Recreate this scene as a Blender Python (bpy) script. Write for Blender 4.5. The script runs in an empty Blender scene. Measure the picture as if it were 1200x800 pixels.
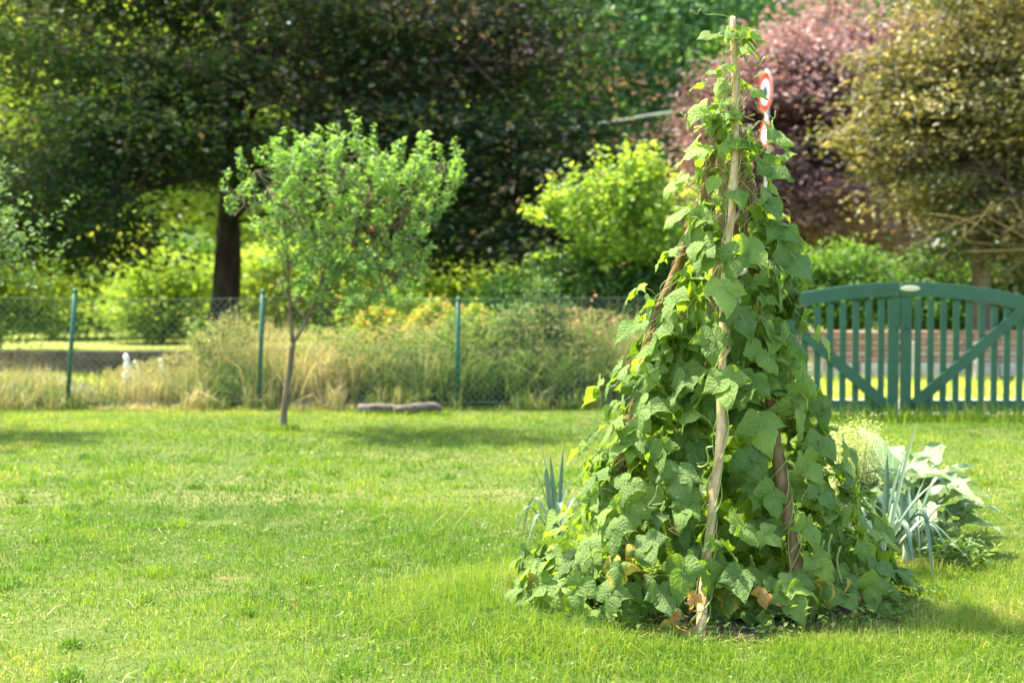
import bpy, math, random
import numpy as np
from mathutils import Vector, Matrix, Euler

random.seed(7)
RNG = np.random.default_rng(7)
S = bpy.context.scene
COL = S.collection
PI = math.pi

# ------------------------------------------------------------------ camera
CAM_H = 1.3
PITCH = math.radians(2.4)
FPX = 1667.0
cd = bpy.data.cameras.new('camera')
cam = bpy.data.objects.new('camera', cd)
COL.objects.link(cam)
cam.location = (0, 0, CAM_H)
cam.rotation_euler = (PI/2 - PITCH, 0, 0)
cd.lens = 50.0
cd.sensor_width = 36.0
cd.clip_start = 0.05
cd.clip_end = 900
cd.dof.use_dof = True
cd.dof.focus_distance = 5.45
cd.dof.aperture_fstop = 2.5
S.camera = cam

# ------------------------------------------------------------------ light
SUN = Vector((-0.52, 0.34, 1.12)).normalized()
w = bpy.data.worlds.new('World')
S.world = w
w.use_nodes = True
nt = w.node_tree
nt.nodes.clear()
sky = nt.nodes.new('ShaderNodeTexSky')
sky.sky_type = 'NISHITA'
sky.sun_disc = False
sky.sun_elevation = math.asin(SUN.z)
sky.sun_rotation = math.atan2(SUN.x, SUN.y)
sky.dust_density = 2.0
bg = nt.nodes.new('ShaderNodeBackground')
bg.inputs['Strength'].default_value = 0.15
wo = nt.nodes.new('ShaderNodeOutputWorld')
nt.links.new(sky.outputs[0], bg.inputs[0])
nt.links.new(bg.outputs[0], wo.inputs[0])
ld = bpy.data.lights.new('sun', 'SUN')
ld.energy = 4.0
ld.angle = math.radians(2.0)
ld.color = (1.0, 0.92, 0.74)
sun = bpy.data.objects.new('sun', ld)
COL.objects.link(sun)
sun.rotation_euler = (-SUN).to_track_quat('-Z', 'Y').to_euler()
S.view_settings.view_transform = 'Standard'
S.view_settings.look = 'None'
S.view_settings.gamma = 1
S.view_settings.exposure = 2.05
S.cycles.max_bounces = 8
S.cycles.transparent_max_bounces = 4
S.cycles.use_denoising = True

# ------------------------------------------------------------------ helpers
FW = Vector((0, math.cos(PITCH), -math.sin(PITCH)))
UP = Vector((0, math.sin(PITCH), math.cos(PITCH)))

def ray(px, py):
    return FW + Vector((1, 0, 0))*((px - 600)/FPX) + UP*((400 - py)/FPX)

def at(px, py, Y):
    d = ray(px, py)
    return Vector((0, 0, CAM_H)) + d*(Y/d.y)

def ground_at(px, py, z=0.0):
    d = ray(px, py)
    return Vector((0, 0, CAM_H)) + d*((z - CAM_H)/d.z)

def project(p):
    q = Vector(p) - Vector((0, 0, CAM_H))
    dep = q.dot(FW)
    return 600 + FPX*q.x/dep, 400 - FPX*q.dot(UP)/dep

def tag(o, label=None, cat=None, group=None, kind=None):
    if label: o['label'] = label
    if cat: o['category'] = cat
    if group: o['group'] = group
    if kind: o['kind'] = kind
    return o

def root(name, loc, label, cat, group=None):
    o = bpy.data.objects.new(name, None)
    o.empty_display_size = 0.1
    o.location = loc
    COL.objects.link(o)
    return tag(o, label, cat, group)

def link(name, me, mat=None, parent=None, loc=None):
    """mesh built in WORLD coordinates; under a parent it is shifted by the parent's location"""
    if mat is not None:
        for m in (mat if isinstance(mat, (list, tuple)) else [mat]):
            me.materials.append(m)
    o = bpy.data.objects.new(name, me)
    COL.objects.link(o)
    if parent is not None:
        base = Vector((0, 0, 0))
        p = parent
        while p is not None:
            base += p.location
            p = p.parent
        o.parent = parent
        o.location = (Vector(loc) if loc is not None else Vector((0, 0, 0))) - base
    elif loc is not None:
        o.location = loc
    return o

def np_mesh(name, V, sizes, loops, tint=None, uv=None, smooth=True, midx=None):
    me = bpy.data.meshes.new(name)
    V = np.asarray(V, dtype=np.float32).reshape(-1, 3)
    loops = np.asarray(loops, dtype=np.int32).ravel()
    sizes = np.asarray(sizes, dtype=np.int32).ravel()
    me.vertices.add(len(V))
    me.vertices.foreach_set('co', V.ravel())
    me.loops.add(len(loops))
    me.loops.foreach_set('vertex_index', loops)
    me.polygons.add(len(sizes))
    st = np.zeros(len(sizes), dtype=np.int32)
    st[1:] = np.cumsum(sizes)[:-1]
    me.polygons.foreach_set('loop_start', st)
    me.polygons.foreach_set('loop_total', sizes)
    if midx is not None:
        me.polygons.foreach_set('material_index', np.asarray(midx, dtype=np.int32))
    me.update(calc_edges=True)
    if tint is not None:
        a = me.attributes.new('tint', 'FLOAT', 'POINT')
        a.data.foreach_set('value', np.asarray(tint, dtype=np.float32))
    if uv is not None:
        l = me.uv_layers.new(name='UVMap')
        l.data.foreach_set('uv', np.asarray(uv, dtype=np.float32)[loops].ravel())
    me.polygons.foreach_set('use_smooth', np.full(len(sizes), bool(smooth)))
    return me

class MB:
    """collects pieces into one mesh"""
    def __init__(s):
        s.v = []; s.f = []; s.t = []; s.uv = []; s.m = []
    def add(s, vs, fs, t=0.5, uv=None, m=0):
        n = len(s.v)
        s.v += [tuple(x) for x in vs]
        s.t += [t]*len(vs)
        s.uv += (uv if uv else [(0.5, 0.5)]*len(vs))
        s.f += [tuple(i + n for i in q) for q in fs]
        s.m += [m]*len(fs)
    def box(s, c, d, rot=None, t=0.5):
        hx, hy, hz = d[0]/2, d[1]/2, d[2]/2
        b = min(hx, hy, hz)*0.18
        vs = []
        for z, i in ((-hz, 1), (-hz + b, 0), (hz - b, 0), (hz, 1)):
            ix, iy = hx - b*i, hy - b*i
            for x, y in ((-ix, -iy), (ix, -iy), (ix, iy), (-ix, iy)):
                p = Vector((x, y, z))
                if rot is not None: p = rot @ p
                vs.append(p + Vector(c))
        fs = [(3, 2, 1, 0), (12, 13, 14, 15)]
        for k in range(3):
            for j in range(4):
                a = k*4 + j; e = k*4 + (j + 1) % 4
                fs.append((a, e, e + 4, a + 4))
        s.add(vs, fs, t)
    def tube(s, pts, rad, n=6, t=0.5, jit=0.0, cap=True, m=0):
        pts = [Vector(p) for p in pts]
        if not hasattr(rad, '__len__'): rad = [rad]*len(pts)
        vs = []; u = None; uv = []
        for i, p in enumerate(pts):
            d = (pts[min(i + 1, len(pts) - 1)] - pts[max(i - 1, 0)])
            d = d.normalized() if d.length > 1e-9 else Vector((0, 0, 1))
            if u is None:
                u = d.orthogonal().normalized()
            u = (u - d*u.dot(d)).normalized()
            b = d.cross(u)
            for k in range(n):
                a = 2*PI*k/n
                r = rad[i]*(1 + random.uniform(-jit, jit))
                vs.append(p + (u*math.cos(a) + b*math.sin(a))*r)
                uv.append((k/n, i/max(1, len(pts) - 1)))
        fs = []
        for i in range(len(pts) - 1):
            for k in range(n):
                a = i*n + k; b2 = i*n + (k + 1) % n
                fs.append((a, b2, b2 + n, a + n))
        if cap:
            fs.append(tuple(range(n - 1, -1, -1)))
            fs.append(tuple(range((len(pts) - 1)*n, len(pts)*n)))
        s.add(vs, fs, t, uv, m)
    def mesh(s, name, smooth=True):
        sizes = [len(q) for q in s.f]
        loops = [i for q in s.f for i in q]
        return np_mesh(name, s.v, sizes, loops, s.t, s.uv, smooth, s.m if any(s.m) else None)
    def build(s, name, mat, parent=None, smooth=True):
        return link(name, s.mesh(name, smooth), mat, parent)

def spline(pts, n):
    pts = [Vector(p) for p in pts]
    P = [pts[0]*2 - pts[1]] + pts + [pts[-1]*2 - pts[-2]]
    out = []
    m = len(pts) - 1
    for i in range(n + 1):
        x = i/n*m
        k = min(int(x), m - 1); t = x - k
        a, b, c, d = P[k], P[k + 1], P[k + 2], P[k + 3]
        out.append(0.5*((2*b) + (c - a)*t + (2*a - 5*b + 4*c - d)*t*t + (3*b - a - 3*c + d)*t*t*t))
    return out

# ------------------------------------------------------------------ materials
class NT:
    def __init__(s, name):
        s.m = bpy.data.materials.new(name); s.m.use_nodes = True
        s.t = s.m.node_tree; s.t.nodes.clear()
        s.out = s.t.nodes.new('ShaderNodeOutputMaterial')
    def n(s, typ, **kw):
        x = s.t.nodes.new(typ)
        for k, v in kw.items(): setattr(x, k, v)
        return x
    def l(s, a, b): s.t.links.new(a, b)
    def math(s, op, a, b=None, c=None, clamp=False):
        x = s.n('ShaderNodeMath', operation=op, use_clamp=clamp)
        for i, q in enumerate((a, b, c)):
            if q is None: continue
            if isinstance(q, (int, float)): x.inputs[i].default_value = q
            else: s.l(q, x.inputs[i])
        return x.outputs[0]
    def ramp(s, fac, stops):
        r = s.n('ShaderNodeValToRGB')
        e = r.color_ramp.elements
        while len(e) < len(stops): e.new(0.5)
        for i, (p, c) in enumerate(stops):
            e[i].position = p; e[i].color = (*c, 1)
        s.l(fac, r.inputs[0])
        return r.outputs[0]
    def noise(s, scale, detail=4, rough=0.55, vec=None, dist=0):
        x = s.n('ShaderNodeTexNoise')
        x.inputs['Scale'].default_value = scale
        x.inputs['Detail'].default_value = detail
        x.inputs['Roughness'].default_value = rough
        x.inputs['Distortion'].default_value = dist
        if vec is not None: s.l(vec, x.inputs['Vector'])
        return x.outputs['Fac']
    def mix(s, fac, a, b, typ='MIX'):
        x = s.n('ShaderNodeMix', data_type='RGBA', blend_type=typ)
        if isinstance(fac, (int, float)): x.inputs[0].default_value = fac
        else: s.l(fac, x.inputs[0])
        for i, q in ((6, a), (7, b)):
            if isinstance(q, tuple): x.inputs[i].default_value = (*q, 1)
            else: s.l(q, x.inputs[i])
        return x.outputs[2]
    def surf(s, color, rough=0.6, bump=None, bstr=0.3, bdist=0.01, spec=0.5, trans=0.0, tcol=None, coat=0):
        p = s.n('ShaderNodeBsdfPrincipled')
        if isinstance(color, tuple): p.inputs['Base Color'].default_value = (*color, 1)
        else: s.l(color, p.inputs['Base Color'])
        if isinstance(rough, (int, float)): p.inputs['Roughness'].default_value = rough
        else: s.l(rough, p.inputs['Roughness'])
        p.inputs['Specular IOR Level'].default_value = spec
        bo = None
        if bump is not None:
            b = s.n('ShaderNodeBump')
            b.inputs['Strength'].default_value = bstr
            b.inputs['Distance'].default_value = bdist
            s.l(bump, b.inputs['Height'])
            bo = b.outputs[0]
            s.l(bo, p.inputs['Normal'])
        o = p.outputs[0]
        if trans > 0:
            t = s.n('ShaderNodeBsdfTranslucent')
            tc = tcol if tcol is not None else color
            if isinstance(tc, tuple): t.inputs[0].default_value = (*tc, 1)
            else: s.l(tc, t.inputs[0])
            if bo is not None: s.l(bo, t.inputs['Normal'])
            mx = s.n('ShaderNodeMixShader')
            mx.inputs[0].default_value = trans
            s.l(o, mx.inputs[1]); s.l(t.outputs[0], mx.inputs[2])
            o = mx.outputs[0]
        s.l(o, s.out.inputs[0])
        return s.m

def attr(N, name='tint'):
    a = N.n('ShaderNodeAttribute', attribute_name=name)
    return a.outputs['Fac']

def foliage_mat(name, stops, trans=0.4, rough=0.5, boost=1.5, warm=(1.25, 1.15, 0.5), spec=0.4, nz=0.0, nscale=0.4):
    """leaf scatter material: colour from the per-leaf 'tint' value; transmitted light is yellower than reflected"""
    N = NT(name)
    f = attr(N)
    if nz > 0:
        tc = N.n('ShaderNodeNewGeometry').outputs['Position']
        q = N.noise(nscale, 2, 0.5, tc)
        f = N.math('ADD', f, N.math('MULTIPLY', N.math('SUBTRACT', q, 0.5), nz), clamp=True)
    c = N.ramp(f, stops)
    tc_ = N.mix(1.0, c, (warm[0]*boost, warm[1]*boost, warm[2]*boost), 'MULTIPLY')
    return N.surf(c, rough, trans=trans, tcol=tc_, spec=spec)

def bark_mat(name, c1, c2, scale=14, stretch=0.18, bd=0.02, rough=0.9):
    N = NT(name)
    tc = N.n('ShaderNodeTexCoord')
    mp = N.n('ShaderNodeMapping'); mp.inputs['Scale'].default_value = (1, 1, stretch)
    N.l(tc.outputs['Object'], mp.inputs['Vector'])
    q = N.noise(scale, 6, 0.65, mp.outputs[0], 0.6)
    q2 = N.noise(scale*0.3, 3, 0.5, tc.outputs['Object'])
    f = N.math('ADD', N.math('MULTIPLY', q, 0.7), N.math('MULTIPLY', q2, 0.3))
    c = N.ramp(f, [(0.34, c1), (0.52, tuple((a + b)/2 for a, b in zip(c1, c2))), (0.66, c2)])
    return N.surf(c, rough, q, 0.8, bd, spec=0.2)

def plain_mat(name, c1, c2=None, scale=8, rough=0.6, bd=0.004, bstr=0.3, spec=0.4, trans=0, detail=4):
    N = NT(name)
    tc = N.n('ShaderNodeTexCoord')
    q = N.noise(scale, detail, 0.6, tc.outputs['Object'])
    c = N.ramp(q, [(0.35, c1), (0.65, c2 or c1)])
    return N.surf(c, rough, q, bstr, bd, spec=spec, trans=trans)

def bean_mat(name, lo, hi, vein, sick=None, trans=0.36, tb=1.9, rough=0.42):
    N = NT(name)
    uvn = N.n('ShaderNodeUVMap', uv_map='UVMap')
    sp = N.n('ShaderNodeSeparateXYZ'); N.l(uvn.outputs[0], sp.inputs[0])
    u, v = sp.outputs[0], sp.outputs[1]
    a = N.math('ABSOLUTE', N.math('SUBTRACT', N.math('MULTIPLY', u, 2.0), 1.0))
    info = N.n('ShaderNodeObjectInfo')
    rnd = info.outputs['Random']
    tc = N.n('ShaderNodeTexCoord')
    q = N.noise(38, 4, 0.6, tc.outputs['Object'])
    q2 = N.noise(9, 2, 0.5, tc.outputs['Object'])
    ph = N.math('SUBTRACT', N.math('MULTIPLY', v, 6.5), N.math('MULTIPLY', a, 2.1))
    fr = N.math('ABSOLUTE', N.math('SUBTRACT', N.math('FRACT', ph), 0.5))      # 0.5 on a vein
    side = N.math('SMOOTH_MAX', 0.0, N.math('SUBTRACT', N.math('MULTIPLY', fr, 14.0), 6.05), 0.05)
    side = N.math('MINIMUM', side, 1.0)
    mid = N.math('SUBTRACT', 1.0, N.math('MULTIPLY', a, 16.0), clamp=True)
    vm = N.math('MAXIMUM', mid, N.math('MULTIPLY', side, 0.4))
    f = N.math('ADD', N.math('MULTIPLY', rnd, 0.75), N.math('MULTIPLY', N.math('SUBTRACT', q2, 0.4), 0.9), clamp=True)
    c = N.mix(f, lo, hi)
    c = N.mix(N.math('MULTIPLY', N.math('SUBTRACT', q, 0.45), 0.8, clamp=True), c, tuple(x*1.25 for x in hi))
    c = N.mix(N.math('MULTIPLY', vm, 0.62), c, vein)
    if sick:
        ed = N.math('ADD', N.math('MULTIPLY', a, 0.55), N.math('MULTIPLY', v, 0.35))
        s1 = N.math('ADD', ed, N.math('MULTIPLY', N.math('SUBTRACT', N.noise(16, 3, 0.6, tc.outputs['Object']), 0.5), 1.9))
        k = N.math('SUBTRACT', N.math('MULTIPLY', s1, 3.0), 0.9, clamp=True)
        c = N.mix(k, c, sick[0])
        k2 = N.math('SUBTRACT', N.math('MULTIPLY', s1, 4.0), 3.0, clamp=True)
        c = N.mix(k2, c, sick[1])
    # quilted relief: raised between veins, sunk on them
    qb = N.noise(95, 3, 0.6, tc.outputs['Object'])
    h = N.math('ADD', N.math('MULTIPLY', N.math('SUBTRACT', 1.0, N.math('POWER', N.math('MULTIPLY', fr, 2.0), 3.0)), 0.35), N.math('MULTIPLY', qb, 2.6))
    h = N.math('SUBTRACT', h, N.math('MULTIPLY', mid, 0.8))
    t = N.mix(1.0, c, (1.35*tb, 1.25*tb, 0.35*tb), 'MULTIPLY')
    return N.surf(c, N.math('ADD', N.math('MULTIPLY', q, 0.25), rough + 0.02), h, 0.95, 0.0042, spec=0.45, trans=trans, tcol=t)

M = {}
M['bean'] = bean_mat('bean_leaf_green', (0.078, 0.165, 0.018), (0.210, 0.320, 0.050), (0.36, 0.46, 0.16))
M['bean_blue'] = bean_mat('bean_leaf_dark', (0.060, 0.130, 0.018), (0.145, 0.240, 0.044), (0.28, 0.40, 0.14), trans=0.30)
M['bean_young'] = bean_mat('bean_leaf_young', (0.16, 0.28, 0.035), (0.29, 0.41, 0.08), (0.36, 0.48, 0.18), trans=0.38, tb=1.5)
M['bean_sick'] = bean_mat('bean_leaf_yellowing', (0.10, 0.20, 0.03), (0.20, 0.30, 0.05), (0.35, 0.40, 0.1), sick=((0.55, 0.42, 0.06), (0.42, 0.19, 0.06)))
M['bean_dry'] = bean_mat('bean_leaf_dry', (0.42, 0.26, 0.09), (0.60, 0.42, 0.16), (0.6, 0.45, 0.2), sick=((0.62, 0.36, 0.13), (0.30, 0.13, 0.05)))
M['vine'] = plain_mat('vine_stem', (0.20, 0.30, 0.06), (0.40, 0.42, 0.12), 60, 0.5)
M['vine_dry'] = plain_mat('vine_stem_dry', (0.30, 0.19, 0.07), (0.46, 0.34, 0.14), 60, 0.7)
M['pole_pale'] = bark_mat('peeled_hazel', (0.34, 0.21, 0.09), (0.82, 0.62, 0.32), 34, 0.30, 0.006, 0.7)
M['pole_brown'] = bark_mat('bark_pole', (0.10, 0.060, 0.028), (0.34, 0.215, 0.10), 24, 0.2, 0.01)
M['bark_big'] = bark_mat('beech_bark', (0.022, 0.017, 0.012), (0.10, 0.075, 0.052), 8, 0.15, 0.05)
M['bark_young'] = bark_mat('sapling_bark', (0.09, 0.070, 0.040), (0.25, 0.20, 0.12), 22, 0.25, 0.01)
M['bark_mid'] = bark_mat('tree_bark', (0.08, 0.06, 0.04), (0.22, 0.17, 0.11), 10, 0.2, 0.03)
M['log'] = bark_mat('weathered_log', (0.045, 0.036, 0.030), (0.29, 0.24, 0.20), 30, 1.0, 0.04)
M['green_metal'] = plain_mat('green_coated_metal', (0.006, 0.085, 0.045), (0.012, 0.11, 0.06), 30, 0.4)
M['wire'] = plain_mat('green_wire', (0.16, 0.21, 0.15), (0.22, 0.27, 0.20), 30, 0.45)
M['galv'] = plain_mat('galvanised_metal', (0.35, 0.36, 0.36), (0.45, 0.46, 0.46), 20, 0.45)
M['cable'] = plain_mat('grey_cable', (0.24, 0.28, 0.20), (0.30, 0.34, 0.26), 20, 0.6)

def gate_paint():
    N = NT('teal_gate_paint')
    tc = N.n('ShaderNodeTexCoord')
    q = N.noise(3.0, 5, 0.65, tc.outputs['Object'])
    mp = N.n('ShaderNodeMapping'); mp.inputs['Scale'].default_value = (60, 60, 5)
    N.l(tc.outputs['Object'], mp.inputs['Vector'])
    g = N.noise(1.0, 4, 0.6, mp.outputs[0])
    c = N.ramp(q, [(0.3, (0.016, 0.078, 0.036)), (0.7, (0.030, 0.112, 0.055))])
    c = N.mix(N.math('MULTIPLY', N.math('SUBTRACT', N.noise(24, 5, 0.7, tc.outputs['Object']), 0.62), 2.2, clamp=True), c, (0.10, 0.17, 0.12))
    return N.surf(c, 0.45, g, 0.3, 0.003, spec=0.45)
M['gate'] = gate_paint()
M['plaque'] = plain_mat('cream_plaque', (0.62, 0.56, 0.30), (0.78, 0.72, 0.46), 60, 0.4)
M['brick'] = None

def brick_mat():
    N = NT('brick')
    info = N.n('ShaderNodeObjectInfo')
    tc = N.n('ShaderNodeTexCoord')
    q = N.noise(14, 5, 0.65, tc.outputs['Object'])
    c = N.ramp(info.outputs['Random'], [(0, (0.28, 0.125, 0.075)), (0.35, (0.40, 0.19, 0.11)), (0.7, (0.48, 0.27, 0.17)), (1, (0.50, 0.36, 0.26))])
    c = N.mix(N.math('MULTIPLY', q, 0.45), c, (0.42, 0.34, 0.27))
    return N.surf(c, 0.9, q, 0.5, 0.01)
M['brick'] = brick_mat()
M['mortar'] = plain_mat('mortar', (0.34, 0.30, 0.25), (0.46, 0.42, 0.35), 20, 0.95)
M['stone'] = plain_mat('pale_stone', (0.40, 0.34, 0.26), (0.60, 0.54, 0.44), 7, 0.9, 0.02)
M['plank_dark'] = bark_mat('dark_sleeper', (0.07, 0.048, 0.028), (0.22, 0.155, 0.09), 10, 1.0, 0.01)
M['white'] = plain_mat('white_paint', (0.78, 0.76, 0.70), (0.86, 0.85, 0.80), 9, 0.5)
M['tarp'] = plain_mat('faded_blue_sheet', (0.10, 0.22, 0.27), (0.20, 0.34, 0.38), 6, 0.5)
M['sign_red'] = plain_mat('sign_red', (0.62, 0.035, 0.02), (0.68, 0.05, 0.03), 4, 0.35)
M['sign_white'] = plain_mat('sign_white', (0.78, 0.79, 0.78), (0.84, 0.84, 0.82), 4, 0.35)
M['sign_dark'] = plain_mat('sign_dark', (0.02, 0.05, 0.08), (0.03, 0.07, 0.10), 4, 0.35)
M['apple'] = plain_mat('apple_skin', (0.50, 0.10, 0.03), (0.62, 0.28, 0.07), 18, 0.35)
M['leek'] = None

def strap_mat(name, c1, c2, trans=0.2):
    N = NT(name)
    uvn = N.n('ShaderNodeUVMap', uv_map='UVMap')
    mp = N.n('ShaderNodeMapping'); mp.inputs['Scale'].default_value = (40, 1.5, 1)
    N.l(uvn.outputs[0], mp.inputs['Vector'])
    q = N.noise(1.0, 3, 0.6, mp.outputs[0])
    info = N.n('ShaderNodeObjectInfo')
    f = N.math('ADD', N.math('MULTIPLY', q, 0.6), N.math('MULTIPLY', info.outputs['Random'], 0.5), clamp=True)
    c = N.mix(f, c1, c2)
    return N.surf(c, 0.45, q, 0.3, 0.002, spec=0.45, trans=trans)
M['leek'] = strap_mat('leek_leaf', (0.085, 0.15, 0.09), (0.22, 0.32, 0.20))
M['leek_pale'] = strap_mat('leek_shaft', (0.22, 0.32, 0.18), (0.42, 0.50, 0.32))

def brassica_mat(name, c1, c2):
    N = NT(name)
    uvn = N.n('ShaderNodeUVMap', uv_map='UVMap')
    sp = N.n('ShaderNodeSeparateXYZ'); N.l(uvn.outputs[0], sp.inputs[0])
    a = N.math('ABSOLUTE', N.math('SUBTRACT', N.math('MULTIPLY', sp.outputs[0], 2.0), 1.0))
    ph = N.math('SUBTRACT', N.math('MULTIPLY', sp.outputs[1], 5.0), N.math('MULTIPLY', a, 1.6))
    fr = N.math('ABSOLUTE', N.math('SUBTRACT', N.math('FRACT', ph), 0.5))
    side = N.math('SUBTRACT', N.math('MULTIPLY', fr, 16.0), 7.0, clamp=True)
    mid = N.math('SUBTRACT', 1.0, N.math('MULTIPLY', a, 9.0), clamp=True)
    vm = N.math('MAXIMUM', mid, N.math('MULTIPLY', side, 0.6))
    tc = N.n('ShaderNodeTexCoord')
    q = N.noise(14, 4, 0.6, tc.outputs['Object'])
    info = N.n('ShaderNodeObjectInfo')
    c = N.mix(N.math('ADD', N.math('MULTIPLY', q, 0.7), N.math('MULTIPLY', info.outputs['Random'], 0.4), clamp=True), c1, c2)
    c = N.mix(N.math('MULTIPLY', vm, 0.85), c, (0.64, 0.70, 0.44))
    return N.surf(c, 0.4, N.math('SUBTRACT', q, vm), 0.5, 0.004, spec=0.5, trans=0.3)
M['brassica'] = brassica_mat('brassica_leaf', (0.12, 0.23, 0.08), (0.27, 0.38, 0.17))
M['brassica_pale'] = brassica_mat('brassica_leaf_bleached', (0.15, 0.26, 0.08), (0.31, 0.41, 0.17))

def lawn_ground():
    N = NT('lawn_turf')
    tc = N.n('ShaderNodeTexCoord')
    a = N.noise(0.45, 4, 0.55, tc.outputs['Object'])
    b = N.noise(9, 5, 0.7, tc.outputs['Object'])
    c = N.noise(70, 3, 0.7, tc.outputs['Object'])
    f = N.math('ADD', N.math('MULTIPLY', a, 0.55), N.math('MULTIPLY', b, 0.45))
    col = N.ramp(f, [(0.36, (0.07, 0.11, 0.016)), (0.5, (0.12, 0.16, 0.026)), (0.62, (0.20, 0.19, 0.05)), (0.74, (0.28, 0.22, 0.09))])
    col = N.mix(N.math('MULTIPLY', c, 0.5), col, (0.05, 0.07, 0.018))
    return N.surf(col, 0.9, c, 0.8, 0.02, spec=0.2)
def meadow_ground():
    N = NT('meadow')
    tc = N.n('ShaderNodeTexCoord')
    a = N.noise(0.35, 4, 0.6, tc.outputs['Object'])
    b = N.noise(12, 5, 0.7, tc.outputs['Object'])
    f = N.math('ADD', N.math('MULTIPLY', a, 0.5), N.math('MULTIPLY', b, 0.5))
    col = N.ramp(f, [(0.36, (0.13, 0.20, 0.03)), (0.52, (0.24, 0.28, 0.05)), (0.68, (0.34, 0.31, 0.10))])
    return N.surf(col, 0.95, b, 0.7, 0.03, spec=0.2)
M['lawn'] = lawn_ground()
M['meadow'] = meadow_ground()
M['soil'] = plain_mat('soil', (0.035, 0.022, 0.013), (0.13, 0.085, 0.05), 22, 0.95, 0.03, 0.9)
M['gravel'] = plain_mat('gravel', (0.30, 0.27, 0.22), (0.52, 0.49, 0.42), 60, 0.95, 0.02, 0.8)

M['grass'] = foliage_mat('grass_blade', [(0.0, (0.050, 0.125, 0.012)), (0.35, (0.110, 0.205, 0.018)), (0.68, (0.190, 0.280, 0.026)), (0.92, (0.31, 0.33, 0.06)), (1.0, (0.46, 0.37, 0.17))],
                         trans=0.42, boost=1.45, warm=(1.15, 1.2, 0.4), nz=0.7, nscale=0.8, spec=0.35)
M['straw'] = foliage_mat('dry_grass', [(0.0, (0.07, 0.15, 0.025)), (0.42, (0.17, 0.24, 0.05)), (0.68, (0.34, 0.34, 0.12)), (1.0, (0.56, 0.48, 0.24))],
                         trans=0.35, boost=1.2, warm=(1.1, 1.0, 0.7), nz=0.7, nscale=0.9)
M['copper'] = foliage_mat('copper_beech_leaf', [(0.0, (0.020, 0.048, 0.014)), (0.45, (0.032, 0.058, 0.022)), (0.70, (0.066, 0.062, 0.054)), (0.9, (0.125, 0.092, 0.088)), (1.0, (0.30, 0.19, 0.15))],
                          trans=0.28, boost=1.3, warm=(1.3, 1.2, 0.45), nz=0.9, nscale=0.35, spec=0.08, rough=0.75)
M['lime'] = foliage_mat('lime_leaf', [(0.0, (0.09, 0.18, 0.03)), (0.5, (0.19, 0.31, 0.045)), (1.0, (0.38, 0.43, 0.09))], trans=0.5, boost=1.5, nz=0.5)
M['lime2'] = foliage_mat('yellow_green_leaf', [(0.0, (0.12, 0.21, 0.035)), (0.5, (0.25, 0.34, 0.07)), (1.0, (0.46, 0.45, 0.14))], trans=0.5, boost=2.0, nz=0.7, nscale=0.5)
M['mid'] = foliage_mat('green_leaf', [(0.0, (0.07, 0.15, 0.06)), (0.5, (0.16, 0.29, 0.12)), (1.0, (0.30, 0.45, 0.21))], trans=0.35, boost=1.3, warm=(1.1, 1.2, 0.6), nz=0.6, nscale=0.25)
M['mid2'] = foliage_mat('bright_green_leaf', [(0.0, (0.04, 0.11, 0.018)), (0.5, (0.10, 0.22, 0.035)), (1.0, (0.22, 0.36, 0.06))], trans=0.4, boost=1.4, nz=0.5)
M['deep'] = foliage_mat('deep_green_leaf', [(0.0, (0.022, 0.070, 0.016)), (0.6, (0.055, 0.135, 0.030)), (1.0, (0.12, 0.23, 0.05))], trans=0.35, boost=1.2, nz=0.5)
M['purple'] = foliage_mat('purple_leaf', [(0.0, (0.10, 0.062, 0.062)), (0.5, (0.25, 0.165, 0.155)), (1.0, (0.48, 0.36, 0.32))], trans=0.3, boost=1.3, warm=(1.3, 0.95, 0.8), nz=0.7, nscale=0.5)
M['olive'] = foliage_mat('olive_leaf', [(0.0, (0.045, 0.066, 0.020)), (0.45, (0.125, 0.125, 0.042)), (0.75, (0.32, 0.285, 0.13)), (1.0, (0.64, 0.60, 0.38))], trans=0.35, boost=1.3, warm=(1.2, 1.1, 0.5), nz=1.1, nscale=1.1)
M['apple_leaf'] = foliage_mat('apple_leaf', [(0.0, (0.06, 0.135, 0.03)), (0.5, (0.14, 0.255, 0.06)), (1.0, (0.29, 0.42, 0.13))], trans=0.42, boost=1.4, warm=(1.15, 1.2, 0.5), nz=0.4, nscale=1.5)
M['grey_leaf'] = foliage_mat('grey_green_leaf', [(0.0, (0.055, 0.11, 0.035)), (0.5, (0.12, 0.20, 0.06)), (1.0, (0.23, 0.33, 0.12))], trans=0.35, boost=1.2, warm=(1.1, 1.2, 0.7))
M['weed'] = foliage_mat('weed_leaf', [(0.0, (0.05, 0.12, 0.025)), (0.5, (0.12, 0.22, 0.05)), (1.0, (0.28, 0.34, 0.09))], trans=0.4, boost=1.4, warm=(1.15, 1.2, 0.5), nz=0.5, nscale=2)
M['gold'] = foliage_mat('yellow_blossom', [(0.0, (0.55, 0.42, 0.03)), (0.6, (0.66, 0.42, 0.05)), (1.0, (0.62, 0.26, 0.06))], trans=0.35, boost=1.0, warm=(1, 1, 1))
M['seedhead'] = foliage_mat('brown_seedhead', [(0.0, (0.30, 0.13, 0.05)), (1.0, (0.52, 0.26, 0.09))], trans=0.2, boost=1.0, warm=(1, 1, 1))
M['feather'] = foliage_mat('pale_feathery', [(0.0, (0.34, 0.40, 0.12)), (0.5, (0.54, 0.57, 0.24)), (1.0, (0.72, 0.70, 0.42))], trans=0.4, boost=1.1, warm=(1.1, 1.1, 0.7))

# ------------------------------------------------------------------ scatter builders
def unit(a):
    return a/np.maximum(np.linalg.norm(a, axis=-1, keepdims=True), 1e-9)

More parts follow.
